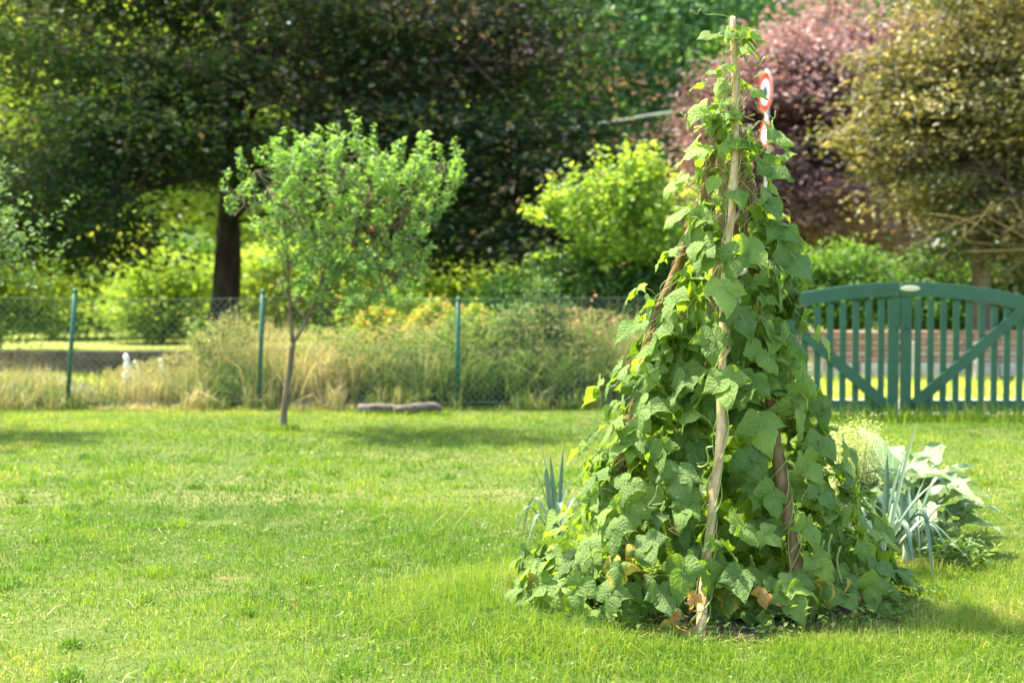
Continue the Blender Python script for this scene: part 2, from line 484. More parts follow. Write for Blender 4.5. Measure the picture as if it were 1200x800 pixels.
def leaves_mesh(name, P, L, ratio=0.5, up=0.5, D=None, tint=None, fold=0.25, rng=RNG):
    """P (n,3) leaf centres, L size; a leaf is a folded rhomb of two triangles each side of the midrib"""
    n = len(P)
    L = np.broadcast_to(np.asarray(L, float), (n,))[:, None]*rng.uniform(0.65, 1.3, (n, 1))
    Nn = rng.normal(size=(n, 3)); Nn[:, 2] = np.abs(Nn[:, 2]) + up*1.8
    Nn = unit(Nn)
    T = rng.normal(size=(n, 3)) if D is None else D + rng.normal(size=(n, 3))*0.45
    T = unit(T - Nn*np.sum(T*Nn, 1, keepdims=True))
    B = np.cross(Nn, T)
    W = L*ratio
    base = P - T*L*0.5
    tip = P + T*L*0.5 - Nn*L*0.1
    mid = P - T*L*0.05
    a = mid + B*W*0.5 + Nn*L*fold*0.4
    b = mid - B*W*0.5 + Nn*L*fold*0.4
    V = np.stack([base, a, tip, b], 1).reshape(-1, 3)
    i = np.arange(n)*4
    F = np.stack([i, i + 1, i + 2, i, i + 2, i + 3], 1)
    if tint is None: tint = rng.uniform(0, 1, n)
    t = np.repeat(np.clip(tint, 0, 1), 4)
    return np_mesh(name, V, np.full(2*n, 3), F, t, smooth=False)

def blades_mesh(name, P, H, W, lean=0.35, tint=None, dirn=None, rng=RNG, spread=1.0):
    n = len(P)
    H = np.asarray(H)[:, None]*1.0; W = np.asarray(W)[:, None]
    th = rng.uniform(0, 2*PI, n)
    D = np.stack([np.cos(th), np.sin(th), np.zeros(n)], 1)*spread
    if dirn is not None:
        D = unit(D + np.asarray(dirn))
    yaw = rng.uniform(0, PI, n)
    B = np.stack([np.cos(yaw), np.sin(yaw), np.zeros(n)], 1)
    ln = np.abs(rng.normal(0, lean, (n, 1)))*H
    up = np.array([0, 0, 1.0])
    mid = P + up*H*0.55 + D*ln*0.32
    tip = P + up*(np.maximum(H*0.25, H - ln*0.45)) + D*ln
    V = np.stack([P - B*W*0.5, P + B*W*0.5, mid + B*W*0.42, mid - B*W*0.42, tip], 1).reshape(-1, 3)
    i = np.arange(n)*5
    loops = np.stack([i, i + 1, i + 2, i + 3, i + 3, i + 2, i + 4], 1)
    sizes = np.tile([4, 3], n)
    if tint is None: tint = rng.uniform(0, 1, n)
    return np_mesh(name, V, sizes, loops, np.repeat(np.clip(tint, 0, 1), 5), smooth=False)

# ------------------------------------------------------------------ the setting
def sheet(name, pts, z, mat, label=None):
    mb = MB()
    mb.add([(x, y, z) for x, y in pts], [tuple(range(len(pts)))])
    o = mb.build(name, mat, smooth=False)
    return tag(o, kind='structure', label=label)

sheet('ground', [(-300, -60), (300, -60), (300, 500), (-300, 500)], -0.03, M['meadow'])
sheet('lawn', [(-16, -4), (16, -4), (16, 14.35), (-16, 14.35)], 0.0, M['lawn'])
sheet('gravel_path', [(3.0, 14.6), (16, 14.2), (16, 15.9), (3.0, 15.9)], -0.012, M['gravel'])

# soil under the beans
mb = MB()
cx, cy = 0.95, 5.72
ring = []
for k in range(40):
    a = 2*PI*k/40
    r = 1 + 0.10*math.sin(3*a + 1) + 0.06*math.sin(7*a)
    ring.append((cx - 0.06 + 0.66*r*math.cos(a), cy + 0.58*r*math.sin(a), 0.006))
vs = [(cx, cy, 0.03)]
for s in (0.4, 0.75):
    vs += [(cx + (x - cx)*s + random.uniform(-.01, .01), cy + (y - cy)*s, 0.02 + random.uniform(0, 0.02)) for x, y, z in ring]
vs += ring
fs = [(0, 1 + k, 1 + (k + 1) % 40) for k in range(40)]
for q in range(2):
    for k in range(40):
        a = 1 + q*40 + k; b = 1 + q*40 + (k + 1) % 40
        fs.append((a, a + 40, b + 40, b))
mb.add(vs, fs)
tag(mb.build('soil_bed', M['soil']), kind='structure')

# ------------------------------------------------------------------ lawn grass
def hash_noise(x, y, s):
    """cheap smooth value noise for densities and heights"""
    from mathutils import noise
    return np.array([noise.noise((a*s, b*s, 3.7)) for a, b in zip(x, y)])

def lawn_blades(n, y0, y1, hmean, wmean, name, label):
    Y = np.sqrt(RNG.uniform(y0*y0, y1*y1, n))
    X = RNG.uniform(-1, 1, n)*(Y*0.375 + 0.9)
    nz = hash_noise(X, Y, 1.3)
    nz2 = hash_noise(X, Y, 4.5); nz0 = hash_noise(X + 9, Y, 0.55)
    H = hmean*(1 + 0.55*nz + 0.8*np.maximum(nz2, -.7))*RNG.uniform(0.5, 1.4, n)
    d = np.hypot((X - 0.9)/1.25, (Y - 5.7)/1.0)
    H *= 1 + 1.1*np.exp(-((d - 0.95)/0.42)**2)
    keep = np.hypot((X - cx + .06)/0.50, (Y - cy)/0.46) > 1
    W = wmean*RNG.uniform(0.6, 1.3, n)
    t = np.clip(RNG.beta(2.2, 3.0, n)*0.95 + 0.28*nz + 0.25*nz2 + 0.42*nz0 + (RNG.uniform(0, 1, n) > 0.965)*0.5, 0, 1)
    P = np.stack([X, Y, np.full(n, -0.002)], 1)[keep]
    me = blades_mesh(name, P, H[keep], W[keep], 0.95, t[keep])
    return tag(link(name, me, M['grass']), label, 'grass', kind='stuff')

lawn_blades(230000, 3.9, 8.2, 0.027, 0.0030, 'lawn_grass', 'fine bright green lawn grass around the bean wigwam')
lawn_blades(120000, 8.2, 14.4, 0.032, 0.0065, 'far_lawn_grass', 'lawn grass stretching back to the fence and gate')

# longer, finer grass round the beans and along the gate foot
n = 34000
a = np.where(RNG.uniform(0, 1, n) < .4, RNG.normal(PI*1.02, .33, n), RNG.uniform(0, 2*PI, n)); r = 0.86 + np.abs(RNG.normal(0, 0.24, n))
X = 0.9 + r*np.cos(a)*1.0 - 0.12*(np.cos(a) < 0); Y = 5.62 + r*np.sin(a)*0.78
P = np.stack([X, Y, np.zeros(n)], 1)
H = RNG.uniform(0.05, 0.16, n)*np.exp(-(r - 0.9)*0.8)*np.where(X < 0.4, 1.05, .7)
me = blades_mesh('long_grass', P, H, RNG.uniform(0.0016, 0.0032, n), 1.0, RNG.beta(2.6, 2.0, n))
tag(link('long_grass', me, M['grass']), 'longer unmown grass fringing the foot of the bean wigwam', 'grass', kind='stuff')
n = 5000
X = RNG.uniform(2.4, 6.8, n); Y = RNG.normal(13.25, 0.14, n)
me = blades_mesh('edge_grass', np.stack([X, Y, np.zeros(n)], 1), RNG.gamma(3, 0.035, n), RNG.uniform(0.005, 0.011, n), 0.5, RNG.beta(2, 2, n))
tag(link('edge_grass', me, M['grass']), 'uneven longer grass along the foot of the teal gate', 'grass', kind='stuff')

# coarser tufts dotted over the lawn
tx = []; th_ = []; tt_ = []
for k in range(230):
    y = math.sqrt(RNG.uniform(16, 110)); x = RNG.uniform(-1, 1)*(y*.375 + .4)
    if math.hypot((x - .9)/.9, (y - 5.7)/.8) < 1: continue
    m = int(RNG.uniform(30, 90)); sg = RNG.uniform(.02, .06); hh = RNG.uniform(.035, .08); t0 = RNG.uniform(0, .65)
    tx.append(np.stack([RNG.normal(x, sg, m), RNG.normal(y, sg, m), np.zeros(m)], 1)); th_.append(RNG.uniform(.5, 1.2, m)*hh); tt_.append(RNG.uniform(0, .3, m) + t0*.7)
tx = np.concatenate(tx); th_ = np.concatenate(th_); tt_ = np.concatenate(tt_)
me = blades_mesh('grass_tufts', tx, th_, RNG.uniform(.003, .0065, len(tx)), 1.0, tt_)
tag(link('grass_tufts', me, M['grass']), 'coarse tufts of grass dotted over the mown lawn', 'grass', kind='stuff')

# low weeds (clover-like leaves) in the lawn, ground cover
def ground_cover(name, n, cxy, rad, size, mat, label, zmax=0.05):
    P = np.stack([RNG.normal(cxy[0], rad[0], n), RNG.normal(cxy[1], rad[1], n), RNG.uniform(0.008, zmax, n)], 1)
    me = leaves_mesh(name, P, size, 0.75, 1.2)
    return tag(link(name, me, mat), label, 'ground cover', kind='stuff')

n = 15000
Yt = np.sqrt(RNG.uniform(15, 120, n)); Xt = RNG.uniform(-1, 1, n)*(Yt*.375 + .5)
ok = (hash_noise(Xt, Yt, 1.7) > -.05)
me = blades_mesh('thatch', np.stack([Xt, Yt, RNG.uniform(.006, .02, n)], 1)[ok], RNG.uniform(.008, .03, ok.sum()), RNG.uniform(.002, .005, ok.sum()), 2.5, RNG.uniform(.5, 1, ok.sum()))
tag(link('thatch', me, M['straw']), 'dry clippings and dead grass lying between the lawn blades', 'dead grass', kind='stuff')
n = 7000
Yc = np.sqrt(RNG.uniform(16, 70, n)); Xc = RNG.uniform(-1, 1, n)*(Yc*.375 + .5)
ok = (hash_noise(Xc, Yc, 2.2) > .08) & (np.hypot((Xc - .9)/.6, (Yc - 5.7)/.5) > 1)
me = leaves_mesh('clover', np.stack([Xc, Yc, RNG.uniform(.008, .035, n)], 1)[ok], .016, .85, 1.6)
tag(link('clover', me, M['weed']), 'patches of clover leaves low in the near lawn', 'clover', kind='stuff')
# seed stalks of grass standing over the lawn
def stalk(px, py, hpx, lean, i, lab):
    b = ground_at(px, py)
    k = hpx/(FPX/b.y)
    mb = MB()
    pts = spline([b, b + Vector((lean*k*0.25, 0, k*0.55)), b + Vector((lean*k, 0.02, k))], 7)
    mb.tube(pts, [0.0014]*7 + [0.0006], 3, 0.6)
    for q in range(14):
        p = pts[7] + (pts[4] - pts[7])*(q/14)
        d = Vector((random.uniform(-1, 1), random.uniform(-1, 1), 1.2)).normalized()
        s = d.orthogonal().normalized()*0.0022
        mb.add([p - s, p + s, p + d*0.014], [(0, 1, 2)], 0.8)
    tag(mb.build('grass_stalk', M['straw'], smooth=False), lab, 'grass stalk', 'seeding grass stalks standing above the lawn')
for i, (px, py, h, ln, lab) in enumerate([
        (556, 640, 72, 0.08, 'upright seeding grass stalk left of the bean wigwam'),
        (575, 625, 62, -0.05, 'tall straight grass stalk just beside the left leek'),
        (524, 650, 56, 0.5, 'pale grass stalk arching right at the left edge of the long grass'),
        (540, 655, 70, -0.3, 'thin grass stalk leaning left over bright grass'),
        (500, 640, 40, 0.6, 'short grass stalk bent over, farthest left of the wigwam'),
        (1133, 610, 70, 0.04, 'thin grass stalk on the bright lawn right of the cabbages'),
        (1155, 640, 58, -0.1, 'short grass stalk near the right edge of the lawn')]):
    stalk(px, py, h, ln, i, lab)

# a few fallen leaves on the lawn
for px, py, lab in ((195, 565, 'small dry leaf lying on the far left lawn'), (262, 690, 'curled brown leaf on the bright band of lawn'),
                    (345, 720, 'pale brown leaf in the grass of the foreground'), (520, 705, 'tan leaf on the grass left of the beans'), (5, 565, 'dry leaf at the left edge of the lawn')):
    g = ground_at(px, py)
    me = leaves_mesh('fallen_leaf', np.array([[g.x, g.y, 0.045]]), 0.05, 0.7, 2.0, tint=np.array([0.5]))
    tag(link('fallen_leaf', me, M['seedhead']), lab, 'leaf', 'dry leaves lying on the lawn')

# ------------------------------------------------------------------ bean wigwam: poles
def pole(pts, r0, r1, mat, label, kn=5):
    g = Vector((pts[0].x, pts[0].y, 0))
    P = spline(pts, 26)
    n = len(P)
    rad = []
    for i in range(n):
        t = i/(n - 1)
        rad.append((r0*(1 - t) + r1*t)*(1 + 0.09*math.sin(t*31 + r0*900) + random.uniform(-0.05, 0.05)))
    P = [p + Vector((random.uniform(-1, 1), random.uniform(-1, 1), 0))*0.0035 for p in P]
    mb = MB()
    mb.tube(P, rad, 10, 0.5, 0.05)
    r = root('wooden_pole', g, label, 'pole', 'poles of the bean wigwam')
    mb.build('shaft', mat, r)
    # short stubs where twigs were cut
    for k in range(kn):
        i = random.randrange(3, n - 2)
        d = Vector((random.uniform(-1, 1), random.uniform(-1, 0.2), random.uniform(0.2, 0.8))).normalized()
        m2 = MB()
        m2.tube([P[i], P[i] + d*rad[i]*1.35, P[i] + d*rad[i]*1.6], [rad[i]*0.42, rad[i]*0.34, rad[i]*0.2], 6)
        m2.build('knot', mat, r)
    return P, rad

def line3(specs):
    """specs: (px, py, Y)"""
    return [at(*s) for s in specs]

gf = ground_at(820, 750)
g2 = ground_at(941, 738); g3 = ground_at(690, 690); g4 = ground_at(790, 672); g5 = ground_at(990, 668)
POLES = []
POLES.append(pole([gf, at(829, 650, 5.28), at(843, 520, 5.38), at(846, 420, 5.46), at(850, 320, 5.55), at(861, 210, 5.64), at(862, 100, 5.70), at(858, 20, 5.74)],
     0.0195, 0.0125, M['pole_pale'], 'pale peeled front pole rising in front of the bean leaves to the wigwam top'))
POLES.append(pole([g2, at(930, 640, 5.40), at(915, 560, 5.46), at(904, 480, 5.52), at(893, 400, 5.60), at(881, 300, 5.69), at(870, 215, 5.74), at(864, 150, 5.80)],
     0.027, 0.017, M['pole_brown'], 'thick brown bark pole slanting down right between the bean leaves'))
POLES.append(pole([g3, at(735, 520, 5.72), at(771, 375, 5.76), at(800, 300, 5.79), at(823, 230, 5.80), at(843, 150, 5.83)],
     0.030, 0.020, M['pole_brown'], 'brown pole slanting down left, showing between leaves on the left side'))
POLES.append(pole([g4, at(822, 520, 5.95), at(834, 370, 5.90), at(843, 260, 5.86), at(845, 180, 5.84), at(845, 78, 5.80)],
     0.024, 0.0155, M['pole_pale'], 'second pole with its sawn top a little lower, just left of the front pole'))
POLES.append(pole([g5, at(950, 520, 6.0), at(905, 330, 5.92), at(880, 230, 5.88), at(868, 170, 5.86)],
     0.026, 0.018, M['pole_brown'], 'rear right pole almost hidden behind the bean leaves'))

# ------------------------------------------------------------------ bean leaves
OUT = [(0, 0), (.02, .38), (.06, .66), (.13, .90), (.22, 1.0), (.31, .95), (.43, .76), (.56, .56), (.68, .39), (.80, .23), (.90, .10), (1, 0.0)]

def leaflet(mb, origin, ang, L, W, asym, fold, arch, seed, m=0, twist=0.0, curl=0.0):
    """one ovate pointed leaflet as a quilted grid; ang = direction in the leaf plane, 0 = the tip direction (+Y)"""
    rnd = random.Random(seed)
    cols = [-1, -0.66, -0.33, 0, 0.33, 0.66, 1]
    vs = []; uv = []
    p1, p2 = rnd.uniform(0, 6), rnd.uniform(0, 6)
    R = Matrix.Rotation(ang, 3, 'Z')
    T = Matrix.Rotation(twist, 3, 'Y')
    for v, wv in OUT:
        for u in cols:
            aw = wv*W*(1 + asym*(u > 0) - asym*0.5*(u < 0))
            x = u*aw
            y = v*L - abs(u)**1.5*L*0.16*max(0, 1 - v*2.6) + abs(u)*0.04*L*math.sin(PI*v)
            z = -abs(u)**1.3*aw*fold - arch*L*v*v + curl*L*(v - 0.5)**2
            z += 0.0022*math.sin(abs(u)*4.2 - v*17 + p1)*abs(u) + 0.008*math.sin(v*6 + u*2.4 + p2)*abs(u) + 0.003*math.sin(v*21 + u*5 + p1)*abs(u)**2
            p = R @ (T @ Vector((x, y, z)))
            vs.append(Vector(origin) + p)
            uv.append(((u + 1)/2, v))
    n = len(cols); fs = []
    for i in range(len(OUT) - 1):
        for j in range(n - 1):
            a = i*n + j
            if i == 0: fs.append((a, a + n + 1, a + n)) if j else fs.append((a, a + n + 1, a + n))
            elif i == len(OUT) - 2: fs.append((a, a + 1, a + n))
            else: fs.append((a, a + 1, a + n + 1, a + n))
    mb.add(vs, fs, 0.5, uv, m)

def trifoliate(seed, young=False, crumple=0.0):
    """a whole bean leaf: three leaflets and the leaf stalk that goes back to the vine"""
    r = random.Random(seed)
    mb = MB()
    L = 0.090
    c = 0.5 + crumple
    pet = 0.016 if young else 0.024
    for ang, k, asym in ((0, 1.08, 0), (r.uniform(1.05, 1.5), 0.96, -0.20), (-r.uniform(1.05, 1.5), 0.96, 0.20)):
        o = Vector((0, 0, 0))
        if k > 1:
            o = Vector((0, pet, 0))
        tw = r.uniform(-0.55, 0.55) + (0.35 if ang > 0 else (-0.35 if ang < 0 else 0))
        leaflet(mb, o, ang, L*k*r.uniform(0.9, 1.08), L*0.475*r.uniform(0.9, 1.12), asym, r.uniform(-0.15, 0.5) + crumple,
                r.uniform(0.0, 0.6) + crumple*0.8, r.random(), 0, tw + r.uniform(-1, 1)*crumple, curl=r.uniform(-0.3, 0.25))
    mb.tube([Vector((0, pet + 0.004, 0)), Vector((0, 0, -0.001)), Vector((0, -0.02, -0.016)), Vector((r.uniform(-.01, .01), -0.045, -0.055)), Vector((r.uniform(-.02, .02), -0.05, -0.105))],
            [0.0012, 0.0015, 0.0015, 0.0017, 0.002], 4, 0.5, m=1)
    return mb.mesh('bean_leaf_mesh')

def single_leaf(seed):
    r = random.Random(seed)
    mb = MB()
    leaflet(mb, (0, 0, 0), 0, 0.115, 0.052, 0, r.uniform(0.0, 0.3), r.uniform(0.1, 0.4), r.random(), 0, r.uniform(-.2, .2))
    mb.tube([Vector((0, 0.004, 0)), Vector((0, -0.015, -0.01)), Vector((0, -0.03, -0.05)), Vector((0, -0.03, -0.08))], [0.0013, 0.0014, 0.0015, 0.0017], 4, m=1)
    return mb.mesh('bean_leaflet_mesh')

TRI = [trifoliate(100 + i) for i in range(14)]
YOUNG = [trifoliate(300 + i, True, 0.05) for i in range(4)] + [single_leaf(400 + i) for i in range(3)]
CRUMP = [trifoliate(200 + i, False, 0.45) for i in range(4)]
for me in TRI + YOUNG + CRUMP:
    me.materials.append(M['bean']); me.materials.append(M['vine'])

PLANT_LABELS = ['bean vine twining up the pale front pole, leaves over the middle of the wigwam',
                'bean vine on the thick brown pole, covering the right front of the wigwam',
                'bean vine on the left slanting pole, covering the left flank of the wigwam',
                'bean vine on the second pole, its leaves hanging behind the front pole',
                'bean vine on the rear right pole, leaves along the right rear edge of the wigwam']
PLANTS = []
for (P, rad), lab in zip(POLES, PLANT_LABELS):
    PLANTS.append(root('bean_plant', (P[0].x + 0.03, P[0].y + 0.02, 0), lab, 'bean plant', 'climbing bean plants on the wigwam'))

LEAF_COUNT = 0
def put_leaf(plant, pos, normal, tip, size, kind='bean', pool=None, roll=0.0):
    global LEAF_COUNT
    me = random.choice(pool or TRI)
    o = bpy.data.objects.new('leaf', me)
    COL.objects.link(o)
    o.parent = PLANTS[plant]
    z = Vector(normal).normalized()
    y = Vector(tip); y = (y - z*y.dot(z))
    y = y.normalized() if y.length > 1e-4 else z.orthogonal().normalized()
    x = y.cross(z)
    m = Matrix((x, y, z)).transposed().to_4x4()
    m = m @ Matrix.Rotation(roll, 4, 'Z') @ Matrix.Diagonal((size, size, size, 1))
    m.translation = Vector(pos) - PLANTS[plant].location
    o.matrix_basis = m
    if kind != 'bean':
        o.material_slots[0].link = 'OBJECT'
        o.material_slots[0].material = M[kind]
    if kind == 'bean_sick': o['label'] = 'yellowing leaf with brown edges'
    if kind == 'bean_dry': o['label'] = 'withered tan and orange leaf'
    LEAF_COUNT += 1
    return o

EDGE = [(60, 850, 872), (100, 838, 890), (130, 822, 898), (170, 814, 908), (210, 812, 910), (250, 806, 918), (300, 794, 930), (350, 766, 942), (400, 745, 955),
        (450, 720, 965), (500, 700, 985), (550, 676, 998), (600, 652, 1015), (650, 620, 1038), (700, 592, 1055), (740, 600, 1040)]
def edges(py):
    for (a, l0, r0), (b, l1, r1) in zip(EDGE, EDGE[1:]):
        if py <= b:
            t = max(0, (py - a)/(b - a))
            return l0 + (l1 - l0)*t, r0 + (r1 - r0)*t
    return EDGE[-1][1:]

AX = 5.76
def nearest_pole(p):
    best = 0; bd = 9
    for k, (P, rad) in enumerate(POLES):
        q = min(P, key=lambda s: abs(s.z - p.z))
        d = (Vector((q.x, q.y)) - Vector((p.x, p.y))).length
        if d < bd: bd, best = d, k
    return best

def leaf_frame(az, up=None, jit=0.3):
    o = Vector((math.cos(az), math.sin(az), 0))
    up = random.choice((random.uniform(-0.1, 0.5), random.uniform(0.4, 1.1), random.uniform(0.8, 1.9))) if up is None else up
    n = o + Vector((0, 0, up)) + Vector((random.gauss(0, jit), random.gauss(0, jit), random.gauss(0, jit*0.5)))
    n += SUN*0.25
    t = Vector((0, 0, -1)) + o*0.35 + Vector((random.gauss(0, 0.75), random.gauss(0, 0.5), 0))
    return n.normalized(), t

# hand-placed leaves: (px, py, size, side lean of the tip, kind, up-tilt)
HAND = [
 (821, 130, .75, -.9, 'bean_young', .5), (815, 178, .95, -.9, 'bean_young', .7), (878, 58, .62, .8, 'bean_young', .6), (866, 48, .4, -.6, 'bean_young', .9),
 (905, 158, .8, .8, 'bean', .5), (884, 112, .55, .9, 'bean_young', .8), (850, 105, .55, -.2, 'bean_young', .7), (905, 165, .8, .9, 'bean_young', .5),
 (900, 200, .95, .7, 'bean', .6), (795, 215, .8, -.8, 'bean_young', .8), (862, 228, .85, .1, 'bean_young', .8), (900, 235, .9, .7, 'bean_blue', .4),
 (912, 270, 1.0, .6, 'bean', .5), (925, 300, 1.2, .5, 'bean_blue', .4), (800, 250, .9, -.7, 'bean_young', .9), (838, 215, .6, -.3, 'bean_young', .6),
 (820, 285, .95, -.3, 'bean', .9), (785, 300, .8, -.8, 'bean_young', .8), (878, 292, .95, .2, 'bean_young', .7), (862, 305, 1.0, -.4, 'bean', .6),
 (790, 350, .95, -.5, 'bean', .7), (748, 342, .75, -1.2, 'bean_young', .9), (848, 342, 1.1, .1, 'bean_young', .9), (905, 330, 1.0, .4, 'bean_blue', .5),
 (825, 300, .8, -.2, 'bean', .7), (770, 395, 1.05, -.3, 'bean', .8), (745, 385, .9, -.8, 'bean', .8), (835, 400, .95, -.1, 'bean', .5), (868, 375, 1.05, .2, 'bean_blue', .5),
 (892, 415, 1.15, .2, 'bean', .6), (925, 395, 1.1, .5, 'bean', .5), (960, 398, .85, .8, 'bean_young', .3), (850, 450, 1.2, .0, 'bean', .55), (800, 452, 1.0, -.3, 'bean_blue', .6),
 (725, 440, 1.0, -.6, 'bean', .7), (702, 458, 1.0, -.8, 'bean', .8), (755, 480, 1.1, -.1, 'bean', .5), (720, 500, .9, -.5, 'bean', .8), (775, 530, 1.0, 0, 'bean', .5),
 (795, 560, 1.1, .1, 'bean_blue', .4), (890, 500, 1.15, .1, 'bean', .7), (880, 540, 1.1, .4, 'bean_blue', .4), (930, 480, 1.0, .3, 'bean', .5), (960, 520, 1.0, .4, 'bean_blue', .4),
 (905, 580, 1.15, 0, 'bean', .7), (945, 545, 1.0, .5, 'bean', .5), (960, 580, 1.0, .5, 'bean_blue', .4), (735, 570, 1.05, -.2, 'bean', .6), (735, 600, 1.15, .0, 'bean', .6),
 (700, 560, 1.0, -.5, 'bean', .9), (690, 590, 1.0, -.6, 'bean_young', .8), (720, 622, 1.1, -.1, 'bean', .6), (680, 530, .8, -.9, 'bean_young', .8), (760, 640, 1.0, .2, 'bean_blue', .5),
 (690, 640, 1.0, -.5, 'bean', .7), (650, 655, .95, -.8, 'bean', .8), (640, 690, 1.0, -.8, 'bean', .8), (615, 700, .9, -1.0, 'bean', .8), (680, 690, 1.0, -.2, 'bean', .7),
 (715, 700, 1.0, 0, 'bean', .6), (800, 670, 1.15, .0, 'bean', .7), (775, 700, .95, .2, 'bean_blue', .6), (725, 665, .9, .1, 'bean_sick', .5), (745, 650, .7, .6, 'bean_sick', .6),
 (868, 680, 1.0, .0, 'bean_blue', .5), (870, 620, 1.0, .3, 'bean', .5), (945, 620, 1.05, .1, 'bean', .6), (925, 700, 1.1, .2, 'bean', .6), (955, 660, 1.0, .5, 'bean', .6),
 (1010, 640, 1.0, .7, 'bean', .6), (1005, 600, 1.0, .8, 'bean_young', .5), (1025, 665, 1.0, .6, 'bean_blue', .5), (985, 700, .9, .4, 'bean', .7), (990, 540, .9, .6, 'bean_young', .4),
 (893, 700, .5, .1, 'bean_dry', .3), (908, 705, .42, .3, 'bean_dry', .3), (970, 690, .65, -.2, 'bean_sick', .8), (790, 725, .42, 0, 'bean_dry', .3), (785, 740, .6, 0, 'bean_sick', .4),
 (648, 650, .5, 0, 'bean_sick', .8), (622, 680, .45, 0, 'bean_dry', .2), (1000, 690, .6, .4, 'bean_sick', .5), (815, 705, .5, -.3, 'bean_dry', .2),
 (598, 712, .85, -.9, 'bean', .9), (604, 728, .8, -.4, 'bean_blue', .8), (612, 690, .8, -.9, 'bean', 1.0), (622, 668, .8, -.9, 'bean_young', .9), (618, 735, .75, -.2, 'bean', .8), (634, 720, .9, -.3, 'bean', .7), (632, 705, .7, -.6, 'bean_young', .8), (655, 728, .85, 0, 'bean', .7), (1042, 690, .8, .7, 'bean', .8), (1030, 712, .8, .4, 'bean', .8), (690, 728, .8, .1, 'bean', .7),
 (840, 640, .9, .5, 'bean', .5), (805, 600, .9, -.3, 'bean', .6), (760, 420, .9, -.3, 'bean_young', .8), (940, 440, 1.0, .4, 'bean_young', .5),
]
hand_px = []
for (px, py, sz, ln, kind, up) in HAND:
    l, r = edges(py)
    if py > 600: l -= 22; r += 6
    c = (l + r)/2; hw = max(20, (r - l)/2 + 12)
    s = max(-1.0, min(1.0, (px - c)/hw))
    x0 = at(c, py, AX); x1 = at(r, py, AX)
    rr = (x1 - x0).length
    dep = AX - math.sqrt(max(0, 1 - s*s))*rr*0.72 - 0.01
    for kk, rng_ in ((0, ((285, 475), (655, 695))), (1, ((290, 470), (560, 600), (665, 760)))):
        gx = np.interp(py, *(([20, 100, 210, 320, 420, 520, 650, 750], [858, 862, 861, 850, 846, 843, 829, 820]) if kk == 0 else ([215, 300, 400, 480, 560, 640, 720], [870, 881, 893, 904, 915, 930, 940])))
        if any(a_ < py < b_ for a_, b_ in rng_) and abs(px - gx) < 34:
            pp = min(POLES[kk][0], key=lambda q_: abs(project(q_)[1] - py))
            dep = min(dep, pp.y - .035)
    p = at(px, py - 6, dep)
    az = math.atan2(-math.sqrt(max(0.03, 1 - s*s)), s)
    n, t = leaf_frame(az, up*random.uniform(.6, 1.5), 0.25)
    t = Vector((ln*1.2, -0.3, -1.0))
    if py < 320: sz *= 1.18
    elif py < 520: sz *= 1.08
    pool = CRUMP if kind in ('bean_dry', 'bean_sick') else (YOUNG if (kind == 'bean_young' and py < 260) else TRI)
    put_leaf(nearest_pole(p), p, n, t, sz*random.uniform(0.92, 1.05), kind, pool)
    hand_px.append((px, py))

# little leaves right up the poles
rt_ = random.Random(77)
for k in range(44):
    P_ = POLES[0 if k % 3 else 3][0]
    i = rt_.randrange(17 if k < 26 else 21, len(P_) - 1)
    a = rt_.uniform(-PI, 0.3)
    o_ = Vector((math.cos(a), math.sin(a), 0))
    if k > 2:
        qx, qy = project(P_[i] + o_*.06)
        if qx > 874 and 70 < qy < 150: o_.x = -abs(o_.x)
    n_ = (o_*.6 + Vector((rt_.gauss(0, .4), rt_.gauss(0, .3), rt_.uniform(.2, 1.0)))).normalized()
    put_leaf(0 if k % 3 else 3, P_[i] + o_*rt_.uniform(.025, .10), n_, Vector((o_.x*1.2, -.2, -.7)), rt_.uniform(.35, .75), 'bean_young', YOUNG)
# fill
rnd = random.Random(5)
made = 0; tries = 0
while made < 740 and tries < 20000:
    tries += 1
    py = 110 + 630*math.sqrt(rnd.random()**0.9) if rnd.random() < 0.78 else (rnd.uniform(100, 300) if rnd.random() < .35 else rnd.uniform(640, 748))
    l, r = edges(py)
    az = rnd.uniform(-PI, PI)
    f = rnd.uniform(0.5, 1.08)
    if az > 0 and rnd.random() < 0.35: continue
    c = (l + r)/2
    x0 = at(c, py, AX); x1 = at(r, py, AX); rr = (x1 - x0).length
    p = Vector((x0.x + rr*f*math.cos(az), AX + rr*f*math.sin(az)*0.75, x0.z))
    if p.z < 0.03: continue
    if py < 330 and rnd.random() < .45: continue
    if project(p)[0] > 872 and py < 150: continue
    if py > 690: p.z = rnd.uniform(.03, .14)
    qx, qy = project(p)
    if az < 0:
        # keep the poles showing where the photograph shows them
        fx = np.interp(qy, [20, 100, 210, 320, 420, 520, 650, 750], [858, 862, 861, 850, 846, 843, 829, 820])
        if (485 < qy < 650 or 680 < qy or qy < 270) and abs(qx - fx) < 24: continue
        bx = np.interp(qy, [215, 300, 400, 480, 560, 640], [870, 881, 893, 904, 915, 930])
        if ((480 < qy < 560) or (575 < qy < 665)) and abs(qx - bx) < 26: continue
        if f > 0.85 and any(abs(qx - a) < 15 and abs(qy - b) < 15 for a, b in hand_px): continue
    n, t = leaf_frame(az, None, 0.45)
    if qy < 260: kind = rnd.choice(['bean_young', 'bean_young', 'bean'])
    elif qy > 660: kind = rnd.choice(['bean', 'bean', 'bean_blue', 'bean_young', 'bean_sick' if rnd.random() < .3 else 'bean'])
    else: kind = rnd.choice(['bean', 'bean', 'bean', 'bean_blue', 'bean_young', 'bean_young' if qx < 780 else 'bean'])
    sz = rnd.uniform(0.55, 1.2)*(0.8 if qy < 230 else 1.0)
    put_leaf(nearest_pole(p), p, n, t, sz, kind, CRUMP if kind == 'bean_sick' else None)
    made += 1
print('bean leaves', LEAF_COUNT)

